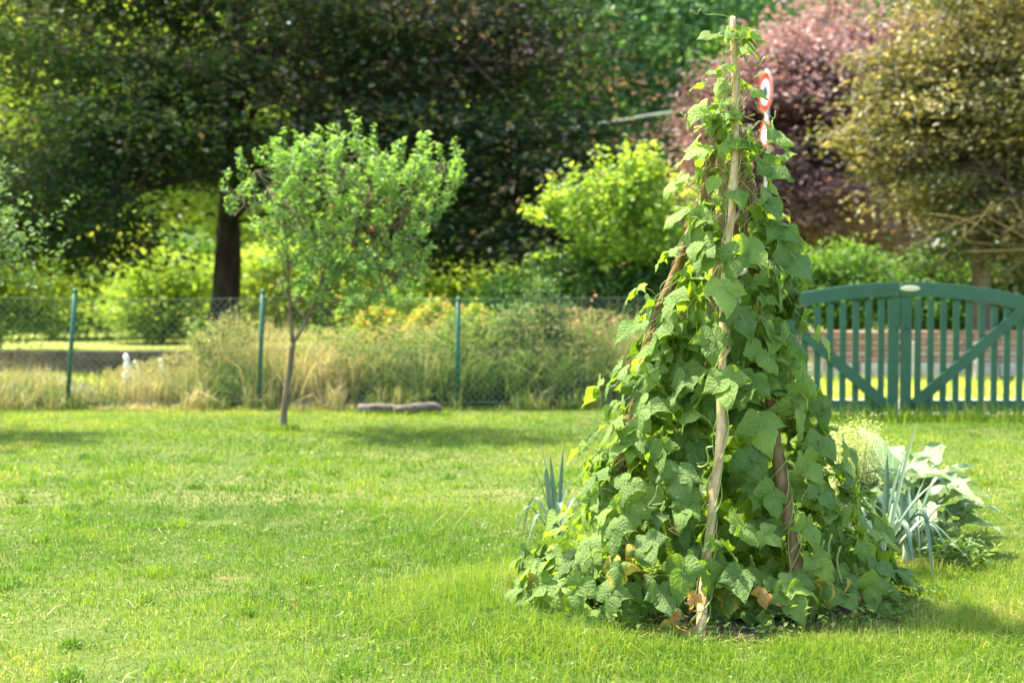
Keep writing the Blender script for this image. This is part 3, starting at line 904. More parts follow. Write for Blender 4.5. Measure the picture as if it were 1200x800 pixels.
# vines: stems twining round each pole, side shoots and pods
def helix(P, rad, turns, phase, extra=0.004, t0=0.0, t1=1.0, n=150):
    out = []
    for i in range(n + 1):
        t = t0 + (t1 - t0)*i/n
        x = t*(len(P) - 1); k = min(int(x), len(P) - 2); f = x - k
        c = P[k].lerp(P[k + 1], f)
        r = rad[k]*(1 - f) + rad[k + 1]*f + extra + 0.003*math.sin(t*40 + phase) + 0.004*max(0, math.sin(t*17 + phase*2))
        a = phase + turns*2*PI*t + 0.9*math.sin(t*13 + phase) + 0.5*math.sin(t*31)
        out.append(c + Vector((math.cos(a)*r, math.sin(a)*r, 0)))
    return out
for k, (P, rad) in enumerate(POLES):
    pr = PLANTS[k]
    for j in range(4):
        mb = MB()
        pts = helix(P, rad, 3.5 + 1.7*j, j*2.2 + k, 0.003 + 0.003*j, 0.01, (1.0, 0.96, 0.90, 0.98)[j])
        mb.tube(pts, [0.0026 - 0.0012*i/len(pts) for i in range(len(pts))], 5)
        mb.build('vine_stem', M['vine_dry'] if j == 1 else M['vine'], pr)
# the loose shoot waving above the front pole
mb = MB()
mb.tube(spline([at(861, 24, 5.73), at(851, 19, 5.70), at(838, 17, 5.68), at(827, 17, 5.67), at(822, 11, 5.66), at(819, 13, 5.66), at(817, 17, 5.66), at(811, 12, 5.67), at(808, 15, 5.67)], 30), [0.0017]*20 + [0.001]*11, 5)
mb.build('tendril', M['vine'], PLANTS[0])
def curl(plant, px, py, Y, pts, r=0.0016, mat='vine', name='tendril'):
    mb = MB()
    mb.tube(spline([at(px + a, py + b, Y + 0.01*i) for i, (a, b) in enumerate(pts)], 16), r, 5)
    mb.build(name, M[mat], PLANTS[plant])
curl(0, 826, 535, 5.26, [(10, -12), (2, -10), (4, 0), (3, 8), (-4, 12), (-8, 11)], 0.0035, name='pod')
for (a, b) in ((960, 650), (966, 655), (975, 648), (985, 662)):
    curl(1, a, b, 5.32, [(0, -22), (-4, -8), (-2, 8), (3, 22)], 0.0042, name='pod')
rnd = random.Random(11)
for k in range(80):
    py = rnd.uniform(70, 720) if k % 3 else rnd.uniform(60, 260); l, r = edges(py)
    px = rnd.uniform(l - 14, r + 14)
    c = (l + r)/2; s = max(-1, min(1, (px - c)/((r - l)/2 + 10)))
    rr = (at(r, py, AX) - at(c, py, AX)).length
    Y = AX - math.sqrt(1 - s*s)*rr*0.7 - 0.02
    pl = nearest_pole(at(px, py, Y))
    q = [(0, 0)]
    for _ in range(4):
        q.append((q[-1][0] + rnd.uniform(-14, 14), q[-1][1] + rnd.uniform(-14, 12)))
    curl(pl, px, py, Y, q, rnd.uniform(0.0011, 0.002), rnd.choice(['vine', 'vine', 'vine_dry']), 'side_shoot')

# small weeds and debris under the beans
n = 900
a = RNG.uniform(PI*0.95, PI*2.05, n); r = RNG.normal(1.0, 0.12, n)
P = np.stack([cx - .05 + 0.66*r*np.cos(a), cy + 0.58*r*np.sin(a), RNG.gamma(2, 0.022, n)], 1)
me = leaves_mesh('weeds', P, 0.030, 0.5, 0.8)
tag(link('weeds', me, M['weed']), 'small green weeds crowding the front foot of the bean wigwam', 'weeds', kind='stuff')
n = 900
g = ground_at(625, 745)
P = np.stack([RNG.normal(g.x, 0.09, n), RNG.normal(g.y + 0.03, 0.07, n), np.full(n, 0.006)], 1)
P2 = np.stack([RNG.uniform(0.3, 1.5, 500), RNG.normal(5.16, 0.07, 500), np.full(500, 0.01)], 1)
P = np.concatenate([P, P2])
me = blades_mesh('straw_litter', P, RNG.uniform(0.01, 0.05, len(P)), RNG.uniform(0.002, 0.004, len(P)), 2.2, RNG.uniform(0.5, 1, len(P)))
tag(link('straw_litter', me, M['vine_dry']), 'orange brown straw and dead stems on the soil before the beans', 'straw', kind='stuff')

# ------------------------------------------------------------------ leeks and brassicas
def strap(parent, pts, width, mat, name='leaf', vfold=0.5, n=14):
    P = spline(pts, n)
    vs = []; uv = []
    for i, p in enumerate(P):
        t = i/n
        d = (P[min(i + 1, n)] - P[max(i - 1, 0)]).normalized()
        side = d.cross(Vector((0, 0, 1)))
        side = side.normalized() if side.length > 0.15 else Vector((1, 0, 0))
        if i and side.dot(last) < 0: side = -side
        last = side
        nn = side.cross(d).normalized()
        wv = width*min(1, (1 - t)*2.4)**0.8*(0.75 + 0.25*t)
        wv = max(wv, 0.0008)
        for u in (-1, -0.5, 0, 0.5, 1):
            vs.append(p + side*u*wv*0.5*(1 - 0.15*vfold) + nn*abs(u)*wv*0.5*vfold)
            uv.append(((u + 1)/2, t))
    fs = [(i*5 + j, i*5 + j + 1, i*5 + j + 6, i*5 + j + 5) for i in range(n) for j in range(4)]
    mb = MB(); mb.add(vs, fs, 0.5, uv)
    return mb.build(name, mat, parent)

def leek(base, tips, width, label):
    r = root('leek', base, label, 'leek', 'leeks beside the bean wigwam')
    mb = MB()
    mb.tube([base, base + Vector((0, 0, 0.05)), base + Vector((0, 0, 0.16))], [0.02, 0.018, 0.016], 8)
    mb.build('shaft', M['leek_pale'], r)
    w0 = width
    for q in range(8):
        a = 2.4*q + base.x*7; L_ = random.uniform(.22, .40)
        o_ = Vector((math.cos(a), math.sin(a), 0))
        tips = tips + [(base + o_*L_*.75 + Vector((0, 0, random.uniform(.03, .16))), base + o_*L_*.5 + Vector((0, 0, L_*.85)))]
    for tp, bend in tips:
        width = w0*random.uniform(.75, 1.15)
        b = base + Vector((random.uniform(-.008, .008), random.uniform(-.008, .008), random.uniform(0.06, 0.14)))
        if bend is None:
            m1 = b.lerp(tp, 0.5) + Vector((0, 0, 0.03))
            strap(r, [b, m1, tp], width, M['leek'])
        else:
            strap(r, [b, b.lerp(bend, 0.55) + Vector((0, 0, 0.03)), bend, tp], width, M['leek'])
B1 = ground_at(652, 655); Y1 = B1.y
leek(B1, [(at(622, 540, Y1), None), (at(632, 506, Y1), None), (at(645, 533, Y1 - .05), None), (at(660, 525, Y1), None), (at(668, 560, Y1 + .05), None), (at(640, 570, Y1 + .1), None)], 0.030,
     'leek with upright blue green leaves rising left of the beans')
B2 = ground_at(1035, 680); Y2 = B2.y
leek(B2, [(at(1076, 490, Y2 + .05), None), (at(1040, 530, Y2), None), (at(1062, 530, Y2), None), (at(1140, 660, Y2 - .1), at(1090, 612, Y2)), (at(1100, 560, Y2), None), (at(1012, 560, Y2), None),
          (at(1095, 690, Y2 - .15), at(1082, 600, Y2 - .05)), (at(1005, 610, Y2), None)], 0.040, 'large leek with fanned grey blue leaves right of the beans')
B3 = ground_at(1062, 668); Y3 = B3.y
leek(B3, [(at(1050, 545, Y3), None), (at(1084, 560, Y3), None), (at(1116, 585, Y3), at(1100, 560, Y3)), (at(1065, 570, Y3 + .1), None), (at(1135, 640, Y3), at(1105, 610, Y3)), (at(1030, 590, Y3), None)], 0.036,
     'leek with drooping leaf tips in front of the pale cabbages')
B4 = ground_at(800, 650)
leek(B4, [(B4 + Vector((-.1, 0, .42)), None), (B4 + Vector((.06, 0, .46)), None), (B4 + Vector((.14, -.03, .36)), None), (B4 + Vector((-.02, .05, .5)), None)], 0.034,
     'leek seen through gaps in the middle of the bean leaves')

def brassica_leaf(parent, b, d, L, W, mat, seed):
    r = random.Random(seed)
    d = Vector(d).normalized()
    side = d.cross(Vector((0, 0, 1))).normalized()
    nn = side.cross(d).normalized()
    cols = [-1, -.75, -.5, -.25, 0, .25, .5, .75, 1]
    prof = [(0, .05), (.2, .06), (.38, .09), (.43, .38), (.50, .74), (.60, 1.0), (.72, 1.02), (.83, .90), (.92, .66), (.97, .42), (1, .15)]
    ph = [r.uniform(0, 6) for _ in range(4)]
    vs = []; uv = []
    for v, wv in prof:
        for u in cols:
            x = u*W*0.5*wv*(1 + 0.20*math.sin(v*27 + ph[0] + u)*abs(u) + 0.08*math.sin(v*49 + ph[3])*abs(u))
            z = abs(u)*W*0.22*wv + 0.022*math.sin(v*17 + ph[1] + u*3)*abs(u)**1.5 + 0.018*math.sin(v*37 + ph[2] - u*4)*abs(u)**2 - 0.9*L*max(0, v - 0.40)**1.8
            vs.append(Vector(b) + d*v*L + side*x + nn*z)
            uv.append(((u + 1)/2, v))
    n = len(cols)
    fs = [(i*n + j, i*n + j + 1, i*n + j + n + 1, i*n + j + n) for i in range(len(prof) - 1) for j in range(n - 1)]
    mb = MB(); mb.add(vs, fs, 0.5, uv)
    mb.tube([Vector(b), Vector(b) + d*L*0.35, Vector(b) + d*L*0.6 + nn*0.002], [0.009, 0.007, 0.003], 5)
    return mb.build('leaf', mat, parent)

def cabbage(base, leaves, mats, label):
    r = root('cabbage_plant', base, label, 'cabbage', 'pale cabbage plants right of the beans')
    mb = MB(); mb.tube([base, base + Vector((0, 0, .08)), base + Vector((0.01, 0, .2))], [.018, .016, .014], 7)
    mb.build('stalk', M['leek_pale'], r)
    for i, (az, el, L, W) in enumerate(leaves):
        d = Vector((math.cos(az)*math.cos(el), math.sin(az)*math.cos(el), math.sin(el)))
        brassica_leaf(r, base + Vector((0, 0, 0.06 + 0.012*i)), d, L*.88, W*.68, mats[i % len(mats)], i*7 + int(base.x*100))
R = math.radians
bC1 = ground_at(1044, 638); bC2 = ground_at(1072, 628); bC3 = ground_at(1082, 650); bC4 = ground_at(1016, 632)
_r = random.Random(9)
def ring_leaves(n, lo, hi, Ls, az0=0):
    return [(az0 + i*2.4 + _r.uniform(-.3, .3), R(_r.uniform(lo, hi)), Ls*_r.uniform(.75, 1.1), .17*_r.uniform(.8, 1.2)) for i in range(n)]
cabbage(bC1, [(R(110), R(82), .60, .19), (R(40), R(66), .50, .17)] + ring_leaves(14, 30, 70, .42),
        [M['brassica'], M['brassica_pale'], M['brassica']], 'tallest cabbage plant with one upright pale leaf standing before the gate')
cabbage(bC2, [(R(50), R(68), .54, .18), (R(10), R(60), .46, .17)] + ring_leaves(14, 25, 66, .38, 1.0),
        [M['brassica_pale'], M['brassica'], M['brassica_pale']], 'pale cabbage plant behind the leeks with leaves reaching up right')
cabbage(bC3, [(R(5), R(44), .42, .20), (R(-14), R(30), .38, .20), (R(22), R(36), .36, .18)] + ring_leaves(13, 18, 66, .34, 2.0),
        [M['brassica_pale'], M['brassica_pale'], M['brassica']], 'bleached cabbage plant spreading nearly white leaves toward the open lawn')
cabbage(bC4, [(R(90), R(75), .46, .17)] + ring_leaves(9, 25, 66, .34, .5), [M['brassica'], M['brassica_pale']],
        'grey green cabbage plant squeezed between the beans and the feathery herb')
# herb with feathery pale heads
hb = ground_at(1000, 640)
hr = root('feathery_herb', hb, 'pale yellow green feathery herb between the beans and the cabbages', 'herb')
mb = MB(); tips = []
for k in range(40):
    tp = hb + Vector((random.gauss(0.0, .10), random.gauss(0, .08), random.uniform(.30, .60)))
    P = spline([hb, hb.lerp(tp, .5) + Vector((random.uniform(-.03, .03), 0, .03)), tp], 6)
    mb.tube(P, [.003]*4 + [.0018]*3, 4)
    tips += [P[i] for i in (2, 3, 4, 5, 6)]
mb.build('stem', M['vine'], hr)
tp = np.array([tuple(t) for t in tips])
P = tp[RNG.integers(0, len(tp), 11000)] + RNG.normal(0, .026, (11000, 3))
link('plume', leaves_mesh('plume', P, .013, .5, .6), M['feather'], hr)
# leafy weed by the cabbages
for (px, py, lab) in ((1120, 668, 'low leafy green weed on the lawn under the bleached cabbage'), (1022, 655, 'low broad-leaved weed at the right foot of the beans')):
    g = ground_at(px, py); rr_ = root('leafy_weed', g, lab, 'weed', 'low weeds beside the beans')
    n = 420
    P = np.stack([RNG.normal(g.x, .07, n), RNG.normal(g.y, .06, n), RNG.uniform(.01, .14, n)], 1)
    link('foliage', leaves_mesh('foliage', P, .038, .55, .7), M['weed'], rr_)

# ------------------------------------------------------------------ trees
def tree(name, base, label, cat, crown_c, crown_r, n_clump, n_leaf, leaf, mat, bark, trunk_r, fork_h, n_limb=7, group=None,
         zmin=0.4, flat=0.55, sig=0.45, shell=0.35, ratio=0.55, seed=1, lean=(0, 0), droop=0.0, shoots=False, up=0.5, tbias=None, clip=None, limb_r=None, extra=None):
    """tapered trunk, limbs that reach the clumps of the crown, and leaves scattered in flattened clumps with gaps between"""
    rng = np.random.default_rng(seed); r = random.Random(seed)
    base = Vector(base); cc = Vector(crown_c)
    rt = root(name, base, label, cat, group)
    fork = base + Vector((lean[0], lean[1], fork_h))
    mb = MB()
    P = spline([base - Vector((0, 0, 0.05)), base.lerp(fork, 0.3) + Vector((r.uniform(-.3, .3)*trunk_r, 0, 0)), base.lerp(fork, 0.7), fork], 12)
    rad = [trunk_r*(1.35 if i == 0 else 1.12 if i == 1 else 1.0)*(1 - 0.32*i/12) for i in range(13)]
    mb.tube(P, rad, 14, 0.5, 0.06)
    # central leader
    top = Vector((cc.x, cc.y, cc.z + crown_r[2]*0.75))
    Lp = spline([fork, fork.lerp(top, 0.5) + Vector((r.uniform(-.1, .1)*crown_r[0], 0, 0)), top], 8)
    mb.tube(Lp, [trunk_r*0.66*(1 - 0.85*i/8) for i in range(9)], 8, 0.5, 0.05)
    # clumps
    C = []
    while len(C) < n_clump:
        d = Vector((r.gauss(0, 1), r.gauss(0, 1), r.gauss(0, 1))).normalized()
        f = 1 - shell*abs(r.gauss(0, 1))
        if f < 0.15: continue
        p = Vector((cc.x + d.x*crown_r[0]*f, cc.y + d.y*crown_r[1]*f, cc.z + d.z*crown_r[2]*f))
        if droop: p.z -= droop*((d.x*f)**2 + (d.y*f)**2)
        if p.z < zmin: p.z = zmin + r.uniform(0, .5)
        if clip and not clip(p): continue
        C.append(p)
    if extra: C += [Vector(e) for e in extra]
    # limbs
    nodes = [Lp[i] for i in range(0, 8)]
    limbs = []
    for k in range(n_limb):
        t = r.choice(C)
        st = nodes[min(len(nodes) - 1, int(r.random()*4))]
        mid = st.lerp(t, 0.5) + Vector((0, 0, (t - st).length*r.uniform(0.02, 0.16)))
        q = spline([st, mid, t], 8)
        rr0 = (limb_r or trunk_r*0.36)
        mb.tube(q, [rr0*(1 - 0.85*i/8) for i in range(9)], 7, 0.5, 0.06)
        limbs += q[2:]
    allp = limbs + nodes
    for t in C:
        st = min(r.sample(allp, min(len(allp), 14)), key=lambda s: (s - t).length)
        q = spline([st, st.lerp(t, 0.5) + Vector((0, 0, 0.12*(t - st).length)), t], 4)
        mb.tube(q, [(limb_r or trunk_r*0.36)*0.30*(1 - 0.2*i) for i in range(5)], 4, 0.5, cap=False)
    mb.build('trunk', bark, rt)
    # leaves
    Cn = np.array([tuple(c) for c in C])
    cl_t = rng.uniform(0, 1, len(Cn))
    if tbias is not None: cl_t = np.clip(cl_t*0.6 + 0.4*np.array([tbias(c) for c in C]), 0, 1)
    wgt = rng.uniform(0.4, 1.6, len(Cn)); wgt /= wgt.sum()
    idx = rng.choice(len(Cn), n_leaf, p=wgt)
    if shoots:
        # leaves set along upright shoots
        ns = max(1, n_leaf//18)
        sidx = rng.choice(len(Cn), ns, p=wgt)
        st = Cn[sidx] + rng.normal(0, sig, (ns, 3))*np.array([1, 1, flat])
        out = unit(st - np.array(tuple(cc)) + 1e-3)
        dr = unit(out*0.55 + np.array([0, 0, 0.9]) + rng.normal(0, .3, (ns, 3)))
        ln = rng.uniform(0.6, 1.3, (ns, 1))*shoots
        k = rng.integers(0, ns, n_leaf); t = rng.uniform(0, 1, (n_leaf, 1))
        pos = st[k] + dr[k]*ln[k]*t + rng.normal(0, leaf*0.5, (n_leaf, 3))
        D = unit(dr[k]*0.6 + rng.normal(0, .6, (n_leaf, 3)))
        tt = np.clip(0.35*cl_t[sidx[k]] + 0.35*t[:, 0] + rng.uniform(0, .35, n_leaf), 0, 1)
    else:
        off = rng.normal(0, 1, (n_leaf, 3))
        sc = rng.uniform(0.6, 1.4, (len(Cn), 1))*sig
        pos = Cn[idx] + off*sc[idx]*np.array([1, 1, flat])
        pos[:, 2] -= 0.25*flat*sc[idx][:, 0]*(off[:, 0]**2 + off[:, 1]**2)*0.5
        D = unit(off*np.array([1, 1, .2]) + np.array([0, 0, -0.3]))
        tt = np.clip(0.55*cl_t[idx] + rng.uniform(0, .45, n_leaf), 0, 1)
    ok = pos[:, 2] > 0.03
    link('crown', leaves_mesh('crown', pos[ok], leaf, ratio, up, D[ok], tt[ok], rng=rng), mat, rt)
    return rt

# great copper beech on the left
TB = at(268, 405, 25.0); TB.z = 0
_b = random.Random(4)
BX = [(_b.uniform(430, 690), _b.uniform(120, 300), _b.uniform(20.8, 24.0)) for _ in range(46)] + [(_b.uniform(640, 735), _b.uniform(215, 285), _b.uniform(20.0, 21.5)) for _ in range(12)] + \
     [(_b.uniform(-20, 150), _b.uniform(150, 300), _b.uniform(21.5, 24.5)) for _ in range(26)] + [(_b.uniform(400, 640), _b.uniform(-10, 120), _b.uniform(21.5, 25)) for _ in range(30)]
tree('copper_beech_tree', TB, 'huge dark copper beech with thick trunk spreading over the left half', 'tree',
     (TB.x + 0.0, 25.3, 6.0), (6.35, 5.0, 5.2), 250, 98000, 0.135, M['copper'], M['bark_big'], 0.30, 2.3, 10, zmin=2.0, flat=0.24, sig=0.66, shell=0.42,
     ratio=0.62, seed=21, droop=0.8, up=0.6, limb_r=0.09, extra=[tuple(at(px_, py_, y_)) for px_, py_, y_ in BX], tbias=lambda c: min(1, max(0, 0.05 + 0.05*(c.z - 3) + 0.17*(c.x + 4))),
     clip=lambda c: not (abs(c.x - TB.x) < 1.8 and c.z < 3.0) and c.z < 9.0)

# young apple tree on the lawn
SB = ground_at(331, 504); YS = SB.y
def sapling():
    rt = root('apple_sapling', SB, 'young apple tree with bright leafy crown standing on the lawn before the fence', 'tree', 'young apple trees')
    mb = MB()
    tr = [SB - Vector((0, 0, .02)), at(334, 470, YS), at(340, 430, YS), at(343, 402, YS)]
    mb.tube(spline(tr, 12), [.062, .036, .031, .029, .028, .027, .027, .026, .026, .026, .026, .026, .026], 9, .5, .07)
    f = tr[-1]
    br = [[f, at(340, 360, YS), at(337, 310, YS - .1), at(330, 250, YS - .2), at(300, 200, YS - .3)],
          [f, at(360, 375, YS), at(376, 330, YS), at(388, 280, YS), at(400, 200, YS)],
          [at(376, 330, YS), at(420, 300, YS), at(470, 250, YS), at(520, 190, YS)],
          [at(388, 280, YS), at(430, 240, YS + .2), at(450, 180, YS + .3)],
          [at(337, 310, YS), at(310, 270, YS), at(270, 220, YS)],
          [at(380, 310, YS), at(350, 260, YS + .3), at(345, 180, YS + .3)],
          [at(420, 300, YS), at(460, 320, YS - .2), at(500, 330, YS - .3)],
          [at(360, 375, YS), at(330, 340, YS + .2), at(310, 320, YS + .3)]]
    nodes = []
    for i, b in enumerate(br):
        q = spline(b, 10)
        r0 = .020 if i < 2 else .011
        mb.tube(q, [r0*(1 - .8*k/10) for k in range(11)], 6, .5, .06)
        nodes += q[2:]
    rnd = random.Random(3)
    # shoots
    sh = []
    def in_crown(px, py):
        top = np.interp(px, [240, 262, 290, 320, 345, 370, 400, 425, 450, 500, 520, 540], [215, 195, 195, 170, 160, 150, 155, 150, 170, 165, 168, 190])
        bot = np.interp(px, [240, 262, 290, 320, 345, 400, 430, 480, 510, 540], [215, 245, 280, 290, 325, 368, 362, 350, 270, 215])
        return top + 26 < py < bot
    while len(sh) < 330:
        px = rnd.uniform(245, 548); py = rnd.uniform(150, 380)
        if not in_crown(px, py): continue
        if px < 320 and rnd.random() < .65: continue
        if px > 500 and rnd.random() < .35: continue
        w_ = math.sqrt(max(0, 1 - ((px - 395)/165)**2))
        Y = YS + rnd.uniform(-.7, .7)*w_
        st = at(px, py, Y)
        out = Vector(((px - 395)/150, (Y - YS)/1.0, 0))
        d = (out*rnd.uniform(.1, .7) + Vector((rnd.gauss(0, .3), rnd.gauss(0, .3), rnd.uniform(.3, 1.2) if py < 260 else rnd.uniform(-.6, .8)))).normalized()
        L = rnd.uniform(.12, .34)
        sh.append((st, d, L))
    for px, py, l in ((284, 200, .22), (262, 215, .16), (331, 185, .25), (420, 165, .28), (498, 180, .22), (535, 185, .2), (386, 170, .2), (352, 180, .22), (440, 175, .22), (520, 200, .25), (470, 185, .2)):
        sh.append((at(px, py + 10, YS + rnd.uniform(-.2, .2)), Vector((rnd.uniform(-.25, .25), 0, 1)).normalized(), l*1.25))
    pos = []; D = []; tt = []
    for st, d, L in sh:
        nd = min(rnd.sample(nodes, 18), key=lambda s: (s - st).length)
        mb.tube([nd, nd.lerp(st, .5) + Vector((0, 0, -.02)), st, st + d*L*.6, st + d*L], [.006, .005, .004, .003, .0015], 4, .5, cap=False)
        n = int(9 + L*55)
        a = rnd.uniform(0, 6)
        for i in range(n):
            t = i/(n - 1)
            a += 2.4
            s = d.orthogonal().normalized(); b = d.cross(s)
            o = s*math.cos(a) + b*math.sin(a)
            pos.append(st + d*L*t + o*.03*(1.1 - t*.6) + Vector((rnd.gauss(0, .008),)*3))
            D.append(o*1.0 + d*(.35 + .6*t)); tt.append(.12 + .5*t*rnd.uniform(.6, 1.2) + rnd.uniform(0, .35))
    mb.build('trunk', M['bark_young'], rt)
    pos = np.array([tuple(p) for p in pos]); D = unit(np.array([tuple(p) for p in D]))
    me = leaves_mesh('crown', pos, .060, .52, .3, D*1.6, np.array(tt))
    link('crown', me, M['apple_leaf'], rt)
    for px, py, y in ((388, 242, -.6), (457, 232, -.5), (436, 268, -.4)):
        p = at(px, py, YS + y)
        m2 = MB(); vs = []; fs = []
        for i in range(7):
            for k in range(10):
                th = PI*i/6; rr0 = .021*math.sin(th)*(1 + .06*math.cos(th)); vs.append(p + Vector((rr0*math.cos(2*PI*k/10), rr0*math.sin(2*PI*k/10), .024*math.cos(th) - .006*(i == 0))))
        for i in range(6):
            for k in range(10): fs.append((i*10 + k, i*10 + (k + 1) % 10, i*10 + 10 + (k + 1) % 10, i*10 + 10 + k))
        m2.add(vs, fs); m2.build('apple', M['apple'], rt)
sapling()

# second young tree at the left frame edge
b = at(-45, 500, 12.3); b.z = 0
tree('apple_sapling', b, 'young tree cut by the left frame edge, only its grey green side in view', 'tree',
     (b.x - .15, 12.3, 1.58), (.78, .7, .50), 38, 4600, .062, M['grey_leaf'], M['bark_young'], .04, .9, 5, 'young apple trees', zmin=1.0, sig=.16, flat=.8, seed=4, shoots=.28, ratio=.5)

# far and middle trees
def T(name, px, Y, label, cat, ztop, wpx, n_clump, n_leaf, leaf, mat, seed, depth=None, zlow=0.5, bark='bark_mid', tr=.18, **kw):
    x = at(px, 330, Y).x
    w_ = wpx/FPX*Y/2
    cz = (ztop + zlow)/2
    return tree(name, (x, Y, 0), label, cat, (x, Y, cz), (w_, depth or w_*.8, (ztop - zlow)/2), n_clump, n_leaf, leaf, mat, M[bark], tr, max(.6, cz*.5), 6, zmin=zlow, seed=seed, **kw)

G1 = 'bright trees beyond the copper beech'
T('sunlit_tree', 90, 42, 'yellow green sunlit tree seen through the left of the copper beech crown', 'tree', 13, 330, 120, 26000, .22, M['lime2'], 31, zlow=.8, sig=.8, group=G1)
T('sunlit_tree', 330, 44, 'yellow green sunlit tree right behind the copper beech trunk', 'tree', 14, 330, 130, 26000, .24, M['lime2'], 32, zlow=.8, sig=.8, group=G1)
T('sunlit_tree', 520, 47, 'dark yellow green tree behind the right half of the copper beech', 'tree', 14, 300, 110, 22000, .24, M['mid2'], 33, zlow=.8, sig=.8, group=G1)
G2 = 'tall green trees in the far centre'
T('deciduous_tree', 640, 52, 'tall blue green tree rising right of the copper beech crown', 'tree', 17, 300, 130, 30000, .27, M['mid'], 34, zlow=1, sig=.95, group=G2)
T('deciduous_tree', 790, 50, 'tall green tree filling the top centre behind the road sign', 'tree', 17, 300, 130, 30000, .27, M['mid'], 35, zlow=1, sig=.95, group=G2)
T('deciduous_tree', 960, 56, 'dark green tree top showing above the purple tree', 'tree', 19, 340, 130, 26000, .30, M['mid'], 36, zlow=1, sig=1.0, group=G2)
T('bright_tree', 885, 46, 'small bright green crown just above the purple tree beside the wigwam tip', 'tree', 10.0, 90, 40, 6000, .22, M['mid2'], 37, zlow=5, sig=.5)
T('purple_leaved_tree', 935, 27, 'purple leaved plum tree right behind the bean wigwam top', 'tree', 6.0, 255, 130, 38000, .125, M['purple'], 38, zlow=1.3, sig=.42, flat=.32, ratio=.6, shell=.3)
T('purple_leaved_tree', 985, 29, 'larger purple crown half hidden by the olive tree on the right', 'tree', 7.3, 320, 130, 32000, .135, M['purple'], 39, zlow=1.5, sig=.5, flat=.32, ratio=.6, shell=.3)
T('lime_shrub', 722, 18.6, 'glowing lime green shrub between the copper beech and the bean wigwam', 'shrub', 2.66, 128, 40, 6500, .095, M['lime'], 40, zlow=1.35, sig=.20, tr=.05, ratio=.65, shell=.5, shoots=.42, flat=.5)
T('green_shrub', 735, 19.2, 'dark green bush under the lime shrub behind the fence', 'shrub', 1.85, 210, 70, 12000, .095, M['deep'], 41, zlow=.3, sig=.3, tr=.05)
T('olive_tree', 1150, 20.5, 'big olive and cream leaved tree overhanging the gate from the right', 'tree', 6.4, 290, 150, 46000, .098, M['olive'], 42, zlow=1.35, sig=.36, flat=.26, droop=.12, ratio=.6, shell=.38, tr=.16)
T('olive_tree', 1270, 22, 'olive green tree at the right frame edge behind the gate', 'tree', 6.4, 260, 110, 26000, .11, M['olive'], 43, zlow=.8, sig=.42, ratio=.6, tr=.16)
T('hedge_shrub', 985, 22.5, 'green leafy bush above the brick wall left of the gate centre', 'shrub', 1.9, 150, 60, 9000, .10, M['mid2'], 44, zlow=.35, sig=.24, tr=.04)
T('hedge_shrub', 1105, 22.6, 'deep green bush above the brick wall behind the gate centre', 'shrub', 1.75, 170, 60, 10000, .10, M['mid2'], 45, zlow=.35, sig=.24, tr=.04)
T('hedge_shrub', 1220, 22.4, 'green bush above the brick wall at the right frame edge', 'shrub', 1.7, 150, 50, 8000, .10, M['mid'], 46, zlow=.35, sig=.24, tr=.04)
G3 = 'sunlit shrubs beyond the low timber edging'
for i, (px, Y, zt, wp, mt, lab) in enumerate([
        (-5, 27, 2.2, 170, 'lime', 'bright green sunlit shrub at the far left under the beech'),
        (60, 33, 2.2, 110, 'mid2', 'low green shrub between the left fence post and the frame edge'),
        (125, 34, 2.7, 130, 'lime2', 'yellow sunlit shrub left of the beech trunk'),
        (190, 31, 2.0, 110, 'lime', 'green shrub just left of the beech trunk'),
        (235, 35, 2.6, 100, 'mid2', 'leafy shrub directly behind the beech trunk'),
        (310, 33, 2.3, 110, 'lime2', 'yellow green shrub between the beech trunk and the sapling'),
        (375, 34, 2.5, 120, 'lime', 'green shrub seen behind the apple sapling trunk'),
        (450, 33, 2.4, 130, 'lime2', 'green shrub behind the right side of the apple sapling'),
        (530, 31, 2.2, 130, 'lime', 'light green shrub behind the third fence post'),
        (600, 19.4, 1.40, 120, 'mid2', 'bright bush behind the fence post right of the log')]):
    T('sunlit_shrub', px, Y, lab, 'shrub', zt, wp, 60, 9000, .13 if Y > 20 else .09, M[mt], 50 + i, zlow=.1, sig=.34 if Y > 20 else .2, tr=.05, group=G3)

# far wood closing the horizon
n = 110000
ctr = []
for k in range(420):
    x = RNG.uniform(-75, 75); y = RNG.uniform(66, 82)
    ctr.append((x, y, RNG.uniform(0.5, 17)))
ctr = np.array(ctr)
P = ctr[RNG.integers(0, len(ctr), n)] + RNG.normal(0, 1, (n, 3))*np.array([3.2, 2.2, 2.0])
P = P[P[:, 2] > 0]
tag(link('far_wood', leaves_mesh('far_wood', P, .75, .7, .4), M['mid']), 'far wood closing the view behind all the garden trees', 'wood', kind='stuff')

# pale dry twigs hanging in front of the olive tree
for j, (bx, by, lab) in enumerate([(1168, 295, 'tangle of dry tan creeper stems hanging right above the gate')]):
    o0 = at(bx, by + 40, 18.6); o0.z = 0
    rt = root('dry_creeper', o0, lab, 'creeper', 'dry creepers hanging over the gate')
    for k in range(16):
        s0 = at(bx + random.gauss(0, 40), by - 45 + random.gauss(0, 24), 18.7 + random.gauss(0, .25))
        e0 = at(bx + random.gauss(0, 44), by + 6 + random.gauss(0, 22), 18.5 + random.gauss(0, .25))
        m0 = s0.lerp(e0, .5) + Vector((random.gauss(0, .22), 0, random.gauss(.12, .12)))
        mb = MB(); mb.tube(spline([s0, m0, e0], 8), [.005]*5 + [.0025]*4, 4)
        mb.build('stem', M['bark_mid'] if k % 2 else M['vine_dry'], rt)

